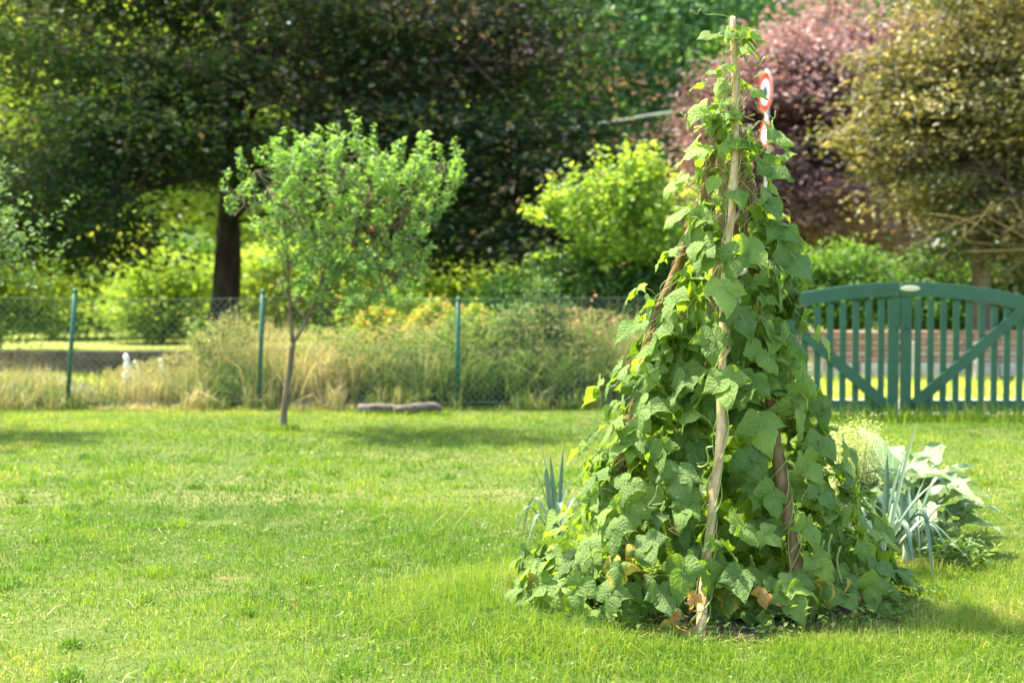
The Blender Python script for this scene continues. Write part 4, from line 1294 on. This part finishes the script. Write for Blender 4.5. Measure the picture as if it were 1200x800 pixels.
# ------------------------------------------------------------------ chain-link fence
FY = 14.5
fr = root('chain_link_fence', (-1.5, FY, 0), 'green chain link fence with three steel posts in front of tall dry grass', 'fence')
tops = [((78, 478), (88, 342)), ((303, 482), (308, 343)), ((536, 474), (537, 352))]
for (b, t) in tops + [((760, 476), (761, 352)), ((-150, 478), (-146, 345))]:
    gb = ground_at(*b); gb = at(b[0], b[1], FY); gb.z = -0.02
    tp = at(t[0], t[1], FY)
    mb = MB(); mb.tube([gb, tp], .024, 10)
    po = mb.build('post', M['green_metal'], fr)
    m2 = MB(); m2.tube([tp - Vector((0, 0, .01)), tp + Vector((0, 0, .022)), tp + Vector((0, 0, .032))], [.028, .028, .012], 10)
    c_ = m2.build('cap', M['green_metal'], None)
    wl = Vector((0, 0, 0)) - fr.location
    c_.parent = po; c_.location = Vector((0, 0, 0))
x0, x1 = -7.6, 2.55
ztop = 1.13
for z in (ztop, .6, .08):
    mb = MB(); mb.tube([(x0 + (x1 - x0)*i/12, FY - .03, z - .012*math.sin(i*1.7)) for i in range(13)], .0028, 4)
    mb.build('tension_wire', M['wire'], fr)
# mesh of diamonds, one joined part
mb = MB(); s = .055
V = []; sizes = []; loops = []
def wire_seg(a, b, r=.0015):
    a = np.array(a); b = np.array(b); d = b - a; nrm = np.cross(d, (0, 1, 0)); nrm = nrm/np.linalg.norm(nrm)*r
    dy = np.array((0, r, 0)); i = len(V)
    V.extend([a - nrm, a + dy, a + nrm, b - nrm, b + dy, b + nrm])
    for q in ((0, 1, 4, 3), (1, 2, 5, 4), (2, 0, 3, 5)):
        loops.extend([i + k for k in q]); sizes.append(4)
k = x0 - ztop
while k < x1:
    for sg in (1, -1):
        xs, xe = k, k + (ztop - .06)
        za, zb = (.06, ztop) if sg > 0 else (ztop, .06)
        ta, tb = 0.0, 1.0
        if xs < x0: ta = (x0 - xs)/(xe - xs)
        if xe > x1: tb = (x1 - xs)/(xe - xs)
        if ta < tb:
            wire_seg((xs + (xe - xs)*ta, FY - .027 + .003*sg, za + (zb - za)*ta), (xs + (xe - xs)*tb, FY - .027 + .003*sg, za + (zb - za)*tb))
    k += s*1.41
me = np_mesh('wire_mesh', V, sizes, loops, np.full(len(V), .5), smooth=False)
tag(link('wire_mesh', me, M['wire'], fr), kind='stuff')

# ------------------------------------------------------------------ double gate
GY = 13.55
GC = at(1054, 400, GY).x
HW = 1.82
def arc(x):
    return 1.30 - 0.105*(x - 0.05)**2 - 0.035*max(0, abs(x) - 1.0)**2*2.2
def gate_leaf(sgn, label):
    hinge = GC + sgn*HW
    rt = root('gate_leaf', (hinge, GY, 0), label, 'gate', 'two leaves of the teal picket gate')
    z0 = .055
    # top rail: curved band
    mb = MB(); n = 16; vs = []; fs = []
    xs = [sgn*(0.012 + (HW - .012)*i/n) for i in range(n + 1)]
    b = .004
    for x in xs:
        zt = arc(x); sec = [(-.035 + b, zt), (.005 - b, zt), (.005, zt - b), (.005, zt - .135), (.005 - b, zt - .135 - b), (-.035 + b, zt - .135 - b), (-.035, zt - .135), (-.035, zt - b)]
        vs += [(GC + x, GY + y, z) for y, z in sec]
    for i in range(n):
        for j in range(8):
            fs.append((i*8 + j, i*8 + (j + 1) % 8, i*8 + 8 + (j + 1) % 8, i*8 + 8 + j))
    fs.append(tuple(range(8))); fs.append(tuple(range(n*8, n*8 + 8)))
    mb.add(vs, fs); mb.build('top_rail', M['gate'], rt, smooth=False)
    mb = MB(); mb.box((GC + sgn*(HW + .012)/2, GY + .022, z0 + .06), (HW - .02, .03, .11)); mb.build('bottom_rail', M['gate'], rt, smooth=False)
    # meeting stile and hinge stile
    for x, wd in ((.060, .102), (HW - .055, .11)):
        h = arc(sgn*x) - .142 - z0 + .01
        mb = MB(); mb.box((GC + sgn*x, GY - .012, z0 + h/2 - .02), (wd, .036, h)); mb.build('stile', M['gate'], rt, smooth=False)
    x = .175
    while x < HW - .12:
        h = arc(sgn*x) - .139 - z0
        mb = MB(); mb.box((GC + sgn*x, GY - .004, z0 + h/2 - .02 + random.uniform(-.004, .004)), (.060, .020, h)); mb.build('picket', M['gate'], rt, smooth=False)
        x += .1215
    # brace: low at the middle, high at the hinge side
    p0 = Vector((GC + sgn*.14, GY - .030, .135)); p1 = Vector((GC + sgn*1.17, GY - .030, 1.03))
    if sgn < 0: p1 = Vector((GC - 1.17, GY - .030, 1.03))
    d = p1 - p0; ang = math.atan2(d.z, d.x)
    mb = MB(); mb.box((p0 + p1)/2, (d.length, .024, .105), Matrix.Rotation(-ang, 3, 'Y')); mb.build('brace', M['gate'], rt, smooth=False)
    for zz in (.30, arc(sgn*(HW - .1)) - .30):
        mb = MB(); mb.box((GC + sgn*(HW - .12), GY - .034, zz), (.30, .006, .035)); mb.build('hinge', M['green_metal'], rt, smooth=False)
    if sgn > 0:
        mb = MB(); mb.box((GC + .02, GY - .034, .86), (.11, .008, .03)); mb.tube([(GC + .06, GY - .035, .86), (GC + .06, GY - .075, .86)], .008, 8); mb.build('latch', M['green_metal'], rt, smooth=False)
    return rt
gl = gate_leaf(-1, 'left leaf of the arched teal picket gate, partly behind the beans')
gr_ = gate_leaf(1, 'right leaf of the arched teal picket gate with the cream oval plate')
# oval latch plate
mb = MB(); c = Vector((GC + .085, GY - .040, arc(.1) - .062)); vs = []
for yy, k in ((0, 1), (-.006, 1), (-.010, .8)):
    for i in range(20):
        a = 2*PI*i/20; vs.append(c + Vector((.098*k*math.cos(a), yy, .026*k*math.sin(a))))
fs = [(q*20 + i, q*20 + (i + 1) % 20, q*20 + 20 + (i + 1) % 20, q*20 + 20 + i) for q in range(2) for i in range(20)] + [tuple(range(40, 60))]
mb.add(vs, fs); pl = mb.build('name_plate', M['plaque'], gr_, smooth=False)
for x in (-1, 1):
    pass
# gate posts
for sgn, lab in ((-1, 'teal gate post hidden behind the bean leaves'), (1, 'teal gate post just past the right frame edge')):
    x = GC + sgn*(HW + .09); rt = root('gate_post', (x, GY, 0), lab, 'post', 'gate posts')
    mb = MB(); mb.box((x, GY, .55), (.13, .13, 1.12)); mb.build('shaft', M['gate'], rt, smooth=False)
    mb = MB(); mb.box((x, GY, 1.135), (.16, .16, .04)); mb.build('cap', M['gate'], rt, smooth=False)
# little concrete sill under the gate
mb = MB(); mb.box((GC, GY + .05, .01), (HW*2 + .3, .3, .05)); tag(mb.build('gate_sill', M['stone'], smooth=False), 'flat stone strip in the ground under the gate', 'sill')

# ------------------------------------------------------------------ low brick wall beyond the gate
WY = 19.6
xa, xb = at(925, 400, WY).x, at(1330, 400, WY).x
wr = root('brick_wall', ((xa + xb)/2, WY, 0), 'low brick wall on pale stone blocks seen through the gate pickets', 'wall')
mb = MB(); mb.box(((xa + xb)/2, WY + .07, .26), (xb - xa, .12, .60)); mb.build('core', M['mortar'], wr, smooth=False)
bm0 = MB(); bm0.box((0, 0, 0), (.24, .10, .066)); bme = bm0.mesh('brick_mesh', False); bme.materials.append(M['brick'])
first = True
for c in range(5):
    z = .235 + c*.078
    x = xa + (.125 if c % 2 else 0)
    while x < xb - .1:
        o = bpy.data.objects.new('brick', bme); COL.objects.link(o); o.parent = wr
        o.location = Vector((x + .12, WY + random.uniform(-.006, .006), z + random.uniform(-.002, .002))) - wr.location
        o.rotation_euler = (random.uniform(-.02, .02), random.uniform(-.01, .01), random.uniform(-.02, .02))
        x += .252
x = xa
while x < xb:
    L = random.uniform(.28, .5)
    mb = MB(); mb.box((x + L/2, WY - .01, .09), (L - .02, .16, .2)); mb.build('stone', M['stone'], wr, smooth=False)
    x += L
x = xa
while x < xb:
    mb = MB(); mb.box((x + .2, WY + .03, .605), (.39, .22, .04)); mb.build('coping', M['brick'], wr, smooth=False)
    x += .4
# two pale posts before the wall
for px in (1068, 1146):
    p = at(px, 400, 19.2); rt = MB(); rt.box((p.x, 19.2, .24), (.09, .09, .50))
    tag(rt.build('stone_post', M['stone'], smooth=False), 'short pale post before the brick wall, ' + ('near the gate centre' if px < 1100 else 'behind the gate brace'), 'post', 'short pale posts before the brick wall')

# ------------------------------------------------------------------ low timber edging on the left
EY = 20.4
er = root('timber_edging', (-4.5, EY, 0), 'long low dark timber edging beyond the fence under the beech', 'edging')
x = -9.5
while x < -1.2:
    L = random.uniform(1.6, 2.3)
    for q in range(2):
        mb = MB(); mb.box((x + L/2 + q*.3, EY + random.uniform(-.01, .01), .075 + q*.155), (L - .02, .09, .145)); mb.build('plank', M['plank_dark'], er, smooth=False)
    x += L
# white garden figures
def figure(px, py, h, lean, fat, label):
    g = at(px, py, 16.8); g.z = 0
    rt = root('garden_figure', g, label, 'garden ornament', 'white garden figures')
    mb = MB()
    prof = [(0, .5), (.06, .85), (.2, 1.0), (.4, .92), (.55, .66), (.68, .40), (.78, .30)]
    mb.tube([g + Vector((lean*t*h, 0, t*h)) for t, _ in prof], [max(.004, w_*fat) for _, w_ in prof], 12); mb.build('body', M['white'], rt)
    mb = MB(); prof = [(.76, .15), (.80, .34), (.87, .42), (.94, .34), (.99, .08)]
    mb.tube([g + Vector((lean*t*h, 0, t*h)) for t, _ in prof], [w_*fat for _, w_ in prof], 12); mb.build('head', M['white'], rt)
figure(153, 460, .46, -.12, .085, 'tallest white figure with a small round head behind the fence')
figure(171, 458, .38, -.35, .045, 'slim white figure leaning left between the two larger ones')
figure(192, 458, .40, -.1, .080, 'right-hand stout white figure behind the fence')
# faded blue sheet
for px, py, w_, lab in ((95, 462, .42, 'crumpled faded blue plastic sheet in weeds beside the left fence post'), (10, 468, .5, 'dull blue plastic sheet in weeds at the left edge')):
    c = at(px, py, 15.0)
    vs = []; fs = []
    for i in range(9):
        for j in range(7):
            vs.append((c.x + w_*(i/8 - .5), c.y + .25*(j/6 - .5), .05 + .16*math.sin(PI*i/8)*math.sin(PI*j/6) + random.uniform(-.03, .03)))
    for i in range(8):
        for j in range(6): fs.append((i*7 + j, i*7 + j + 1, i*7 + j + 8, i*7 + j + 7))
    mb = MB(); mb.add(vs, fs); tag(mb.build('plastic_sheet', M['tarp'], smooth=False), lab, 'sheet', 'blue sheets in the weeds')

# ------------------------------------------------------------------ log on the lawn edge
LY = 13.95
l0, l1 = at(420, 480, LY), at(512, 482, LY)
rt = root('old_log', ((l0.x + l1.x)/2, LY, 0), 'weathered split log lying on the lawn edge left of the third fence post', 'log')
P = spline([Vector((l0.x, LY, .045)), Vector((l0.x + .3, LY - .02, .055)), Vector((l1.x - .22, LY - .04, .040))], 12)
mb = MB(); mb.tube(P, [.05, .054, .052, .056, .053, .050, .052, .047, .048, .044, .045, .042, .040], 7, .5, .10); mb.build('trunk_piece', M['log'], rt)
P = spline([Vector((l1.x - .42, LY - .10, .05)), Vector((l1.x - .1, LY - .07, .075)), Vector((l1.x + .05, LY - .05, .060))], 6)
mb = MB(); mb.tube(P, [.03, .045, .05, .048, .05, .044, .03], 8, .5, .15); mb.build('split_piece', M['log'], rt)

for k in range(22):
    x_ = random.uniform(l0.x + .04, l1.x - .15); yy_ = random.uniform(-.055, -.02)
    mb = MB(); mb.tube([(x_, LY + yy_ - .01, .045 + random.uniform(0, .04)), (x_ + random.uniform(.08, .22), LY + yy_ - .015, .045 + random.uniform(0, .045))], [.009, .004], 4, .5, .2)
    mb.build('bark_strip', M['log'] if k % 3 else M['bark_big'], rt)
n = 420
me = blades_mesh('log_grass', np.stack([RNG.uniform(l0.x - .1, l1.x + .15, n), RNG.normal(LY - .13, .03, n), np.zeros(n)], 1), RNG.uniform(.02, .085, n), RNG.uniform(.004, .008, n), .7, RNG.beta(2, 2, n))
tag(link('log_grass', me, M['grass']), 'grass blades grown up along the front of the old log', 'grass', kind='stuff')
n = 500
a_ = RNG.uniform(0, 2*PI, n)
me = blades_mesh('trunk_grass', np.stack([SB.x + .09*np.cos(a_)*RNG.uniform(.7, 1.8, n), SB.y + .09*np.sin(a_)*RNG.uniform(.7, 1.8, n), np.zeros(n)], 1), RNG.uniform(.03, .10, n), RNG.uniform(.004, .008, n), .6, RNG.beta(2, 2, n))
tag(link('trunk_grass', me, M['grass']), 'ring of unmown grass round the apple sapling trunk', 'grass', kind='stuff')

# ------------------------------------------------------------------ road sign and cable
SY = 21.0
sc_ = at(897, 108, SY)
rt = root('road_sign', (sc_.x, SY, 0), 'round red rimmed road sign turned edge on beside the wigwam top', 'road sign')
yaw = math.radians(-81)
ax = Vector((math.cos(yaw), math.sin(yaw), 0)); nrm = Vector((ax.y, -ax.x, 0))
def disc(c, r, thick, off, mat, name, r_in=None, nseg=40):
    mb = MB(); vs = []; fs = []
    rings = [(r, off), (r, off + thick)] + ([(r_in, off + thick), (r_in, off)] if r_in else [])
    for rr_, of in rings:
        for i in range(nseg):
            a = 2*PI*i/nseg; vs.append(c + nrm*of + ax*rr_*math.cos(a) + Vector((0, 0, rr_*math.sin(a))))
    m = len(rings)
    for q in range(m if r_in else m - 1):
        for i in range(nseg):
            a = q*nseg; b_ = ((q + 1) % m)*nseg
            fs.append((a + i, a + (i + 1) % nseg, b_ + (i + 1) % nseg, b_ + i))
    if not r_in: fs += [tuple(range(nseg)), tuple(range(nseg, 2*nseg))]
    mb.add(vs, fs); return mb.build(name, mat, rt, smooth=False)
mb = MB(); mb.tube([Vector((sc_.x, SY, -.05)) - nrm*.03, Vector((sc_.x, SY, sc_.z + .33)) - nrm*.03], .03, 10); mb.build('post', M['galv'], rt)
disc(sc_, .305, .004, 0, M['sign_white'], 'disc')
disc(sc_, .292, .004, .004, M['sign_red'], 'rim', .195)
# dark vehicle pictogram on the disc
mb = MB()
Rm = Matrix((ax, nrm, Vector((0, 0, 1)))).transposed()
mb.box(sc_ + nrm*.007 + Vector((0, 0, -.01)), (.24, .005, .09), Rm)
mb.box(sc_ + nrm*.0075 + Vector((0, 0, .055)), (.14, .005, .06), Rm)
for sx in (-.07, .07): mb.box(sc_ + nrm*.0078 + ax*sx + Vector((0, 0, -.065)), (.05, .005, .05), Rm)
mb.build('pictogram', M['sign_dark'], rt, smooth=False)
c2 = sc_ + Vector((0, 0, -.62))
disc(c2, .22, .004, 0, M['sign_white'], 'lower_disc'); disc(c2, .21, .004, .004, M['sign_red'], 'lower_rim', .15)

mb = MB(); mb.tube(spline([at(560, 170, 40), at(715, 143, 40), at(800, 130, 40), at(960, 112, 40)], 20), .038, 6)
tag(mb.build('overhead_cable', M['cable']), 'pale overhead cable crossing before the far green trees', 'cable')

# ------------------------------------------------------------------ rough grass and weeds behind the fence
def rough(n, xr, yr, hfun, width, lean, dirn, mat, name, label, tfun=None):
    X = RNG.uniform(*xr, n); Y = RNG.uniform(*yr, n)
    px = 600 + FPX*X/Y
    nz = hash_noise(X, Y, 0.9); nz2 = hash_noise(X, Y, 3.1)
    H = np.array([hfun(p) for p in px])*(1 + .45*nz + .45*nz2)*RNG.uniform(.45, 1.15, n)
    t = np.clip(RNG.uniform(0, .7, n) + .05 + .6*nz2 + .4*nz + .25*(px < 420), 0, 1)
    me = blades_mesh(name, np.stack([X, Y, np.zeros(n) - .02], 1), np.maximum(.04, H), width*RNG.uniform(.5, 1.5, n), lean, t, dirn, spread=.8)
    return tag(link(name, me, mat), label, 'tall grass', kind='stuff')
hprof = lambda p: float(np.interp(p, [-100, 0, 130, 200, 260, 330, 420, 560, 640, 720, 800], [.42, .42, .32, .48, .85, .72, .72, .85, .95, .88, .6]))
rough(34000, (-8.2, 3.0), (14.65, 15.9), hprof, .011, .55, (.6, 0, 0), M['straw'], 'dry_grass', 'tall dry straw grass leaning behind the chain link fence')
rough(11000, (-8.2, 3.0), (14.36, 15.0), lambda p: .10 + .22*(math.sin(p*.031) + math.sin(p*.083 + 1) > 0.1), .011, .8, (.2, 0, 0), M['straw'], 'rough_grass', 'rough green grass along the foot of the chain link fence')
n = 16000
X = RNG.uniform(-12, 14, n); Y = RNG.uniform(16.2, 20, n)
me = blades_mesh('meadow_grass', np.stack([X, Y, np.full(n, -.03)], 1), RNG.uniform(.04, .14, n), RNG.uniform(.012, .028, n), .6, RNG.uniform(.4, 1, n))
tag(link('meadow_grass', me, M['lime2']), 'sunlit yellow grass beyond the fence and the gate', 'grass', kind='stuff')

# seeding grass panicles over the dry grass : leafy scatter
n = 15000
X = RNG.uniform(-6.5, 2.4, n); Y = RNG.uniform(14.7, 15.8, n); px = 600 + FPX*X/Y
H = np.array([hprof(p) for p in px])*RNG.uniform(.55, 1.12, n)
ok = px > 120
me = leaves_mesh('seed_heads', np.stack([X, Y, H], 1)[ok], .045, .22, .1, D=np.tile([.7, 0, .9], (ok.sum(), 1)), tint=RNG.uniform(.4, 1, ok.sum()))
tag(link('seed_heads', me, M['straw']), 'pale feathery seed heads over the dry grass behind the fence', 'seed heads', kind='stuff')

# individual tall weeds behind the fence
def weed(px, Y, h, mat, headmat, label, nl=260, wd=.14, leaf=.07, nstem=4, head=60, hz=.08):
    nl = int(nl*1.7); wd *= 1.2; nstem += 3
    g = at(px, 400, Y); g.z = 0
    rt = root('tall_weed', g, label, 'weed', 'tall weeds behind the chain link fence')
    mb = MB(); S_ = []
    for k in range(nstem):
        tp = g + Vector((random.gauss(0, wd), random.gauss(0, wd*.6), h*random.uniform(.75, 1.05)))
        P = spline([g + Vector((random.gauss(0, .03), 0, 0)), g.lerp(tp, .5) + Vector((random.uniform(-.04, .04), 0, 0)), tp], 8)
        mb.tube(P, [.007]*4 + [.004]*5, 4); S_.append(P)
    mb.build('stem', M['vine'], rt)
    pts = np.array([tuple(P[random.randrange(2, 9)] if random.random() < .5 else P[random.randrange(4, 8)].lerp(P[8], random.random())) for _ in range(nl) for P in [random.choice(S_)]])
    pts = pts + RNG.normal(0, .05, pts.shape)
    link('foliage', leaves_mesh('foliage', pts, leaf, .35, .2), mat, rt)
    if headmat:
        tpn = np.array([tuple(P[8]) for P in S_])
        q = tpn[RNG.integers(0, len(tpn), head)] + RNG.normal(0, 1, (head, 3))*np.array([.06, .05, hz])
        tag(link('flower_head', leaves_mesh('flower_head', q, .05, .8, .5), headmat, rt), kind='stuff')
weed(640, 15.4, 1.30, M['grey_leaf'], None, 'tall grey green feathery weed rising highest behind the fence', 700, .10, .07, 5)
weed(622, 15.2, 1.05, M['grey_leaf'], None, 'grey green weed leaning beside the tallest weed', 420, .12, .07, 5)
weed(705, 15.0, 1.12, M['weed'], M['seedhead'], 'upright weed with orange brown heads close to the beans', 150, .13, .05, 6, 46, .12)
weed(682, 15.3, .95, M['weed'], M['seedhead'], 'smaller weed with brown heads left of the beans', 150, .12, .05, 4, 26)
weed(600, 15.6, .92, M['mid2'], None, 'bushy green weed right of the third fence post', 800, .2, .075, 8)
weed(560, 15.4, .86, M['mid2'], None, 'leafy green weed directly beside the third fence post', 700, .18, .07, 7)
weed(660, 15.3, .82, M['weed'], None, 'broad pale green weed clump behind the wire near the beans', 800, .2, .075, 8)
weed(585, 15.2, .70, M['weed'], None, 'low leafy weed clump between the post and the grey weed', 600, .2, .06, 6)
weed(480, 15.3, .66, M['mid2'], None, 'green weed standing in dry grass above the log', 420, .12, .06, 5)
weed(268, 15.0, 1.02, M['straw'], None, 'straw coloured weed in front of the beech trunk', 220, .16, .06, 6)
weed(250, 15.2, .90, M['weed'], None, 'thin green weed left of the beech trunk base', 260, .16, .06, 5)
weed(520, 15.8, .85, M['mid2'], None, 'leafy weed left of the third fence post', 600, .18, .07, 6)
weed(355, 15.4, .62, M['lime'], None, 'bright yellow green weed low beside the sapling trunk', 260, .08, .06, 4)
weed(400, 16.0, .78, M['mid2'], None, 'green weed behind the apple sapling, left of the yellow flowers', 500, .2, .07, 6)
# tangled greenery growing through the dry grass at the fence
n = 15000
X = RNG.uniform(-1.9, 1.6, n); Y = RNG.uniform(14.75, 15.9, n)
hh = (.62 + .25*hash_noise(X, Y, 1.1) + .16*hash_noise(X, Y, 3.3))
P = np.stack([X, Y, hh*RNG.uniform(.1, 1, n)**.6], 1)[hash_noise(X, Y, 1.9) > -.12]
tag(link('undergrowth', leaves_mesh('undergrowth', P, .06, .4, .3), M['weed']), 'tangled green undergrowth behind the fence between the log and the beans', 'undergrowth', kind='stuff')
# goldenrod shrubs
def flowering(px, Y, zt, wpx, label, seed, mt, nfl):
    rng = np.random.default_rng(seed)
    g = at(px, 400, Y); g.z = 0; w_ = wpx/FPX*Y/2
    rt = root('flowering_shrub', g, label, 'shrub', 'yellow flowering shrubs behind the fence')
    mb = MB()
    for k in range(16):
        mb.tube([g + Vector((random.gauss(0, .1), 0, 0)), g + Vector((random.gauss(0, w_*.5), random.gauss(0, .2), zt*.8))], [.008, .004], 4)
    mb.build('stem', M['vine'], rt)
    n = 4200
    th = rng.uniform(0, 2*PI, n); r = np.sqrt(rng.uniform(0, 1, n))
    top = zt*(1 - .35*r**2 + .06*np.sin(th*5 + r*9))
    P = np.stack([g.x + r*w_*np.cos(th), Y + r*.5*np.sin(th), top*rng.uniform(.15, 1, n)**.6], 1)
    link('foliage', leaves_mesh('foliage', P, .085, .4, .4, rng=rng), M[mt], rt)
    th = rng.uniform(0, 2*PI, nfl); r = np.sqrt(rng.uniform(0, 1, nfl))
    top = zt*(1 - .35*r**2 + .06*np.sin(th*5 + r*9))
    P = np.stack([g.x + r*w_*np.cos(th), Y + r*.5*np.sin(th), top*rng.uniform(.82, 1.06, nfl)], 1)
    link('blossom', leaves_mesh('blossom', P, .045, .9, .6, rng=rng), M['gold'], rt)
flowering(445, 17.4, .98, 80, 'yellow flowering shrub right of the sapling trunk', 61, 'lime', 750)
flowering(510, 17.2, 1.06, 80, 'orange yellow flowering shrub behind the third fence post', 62, 'lime', 900)
flowering(556, 17.6, 1.0, 60, 'paler yellow flowering shrub right of the third post', 63, 'lime', 420)
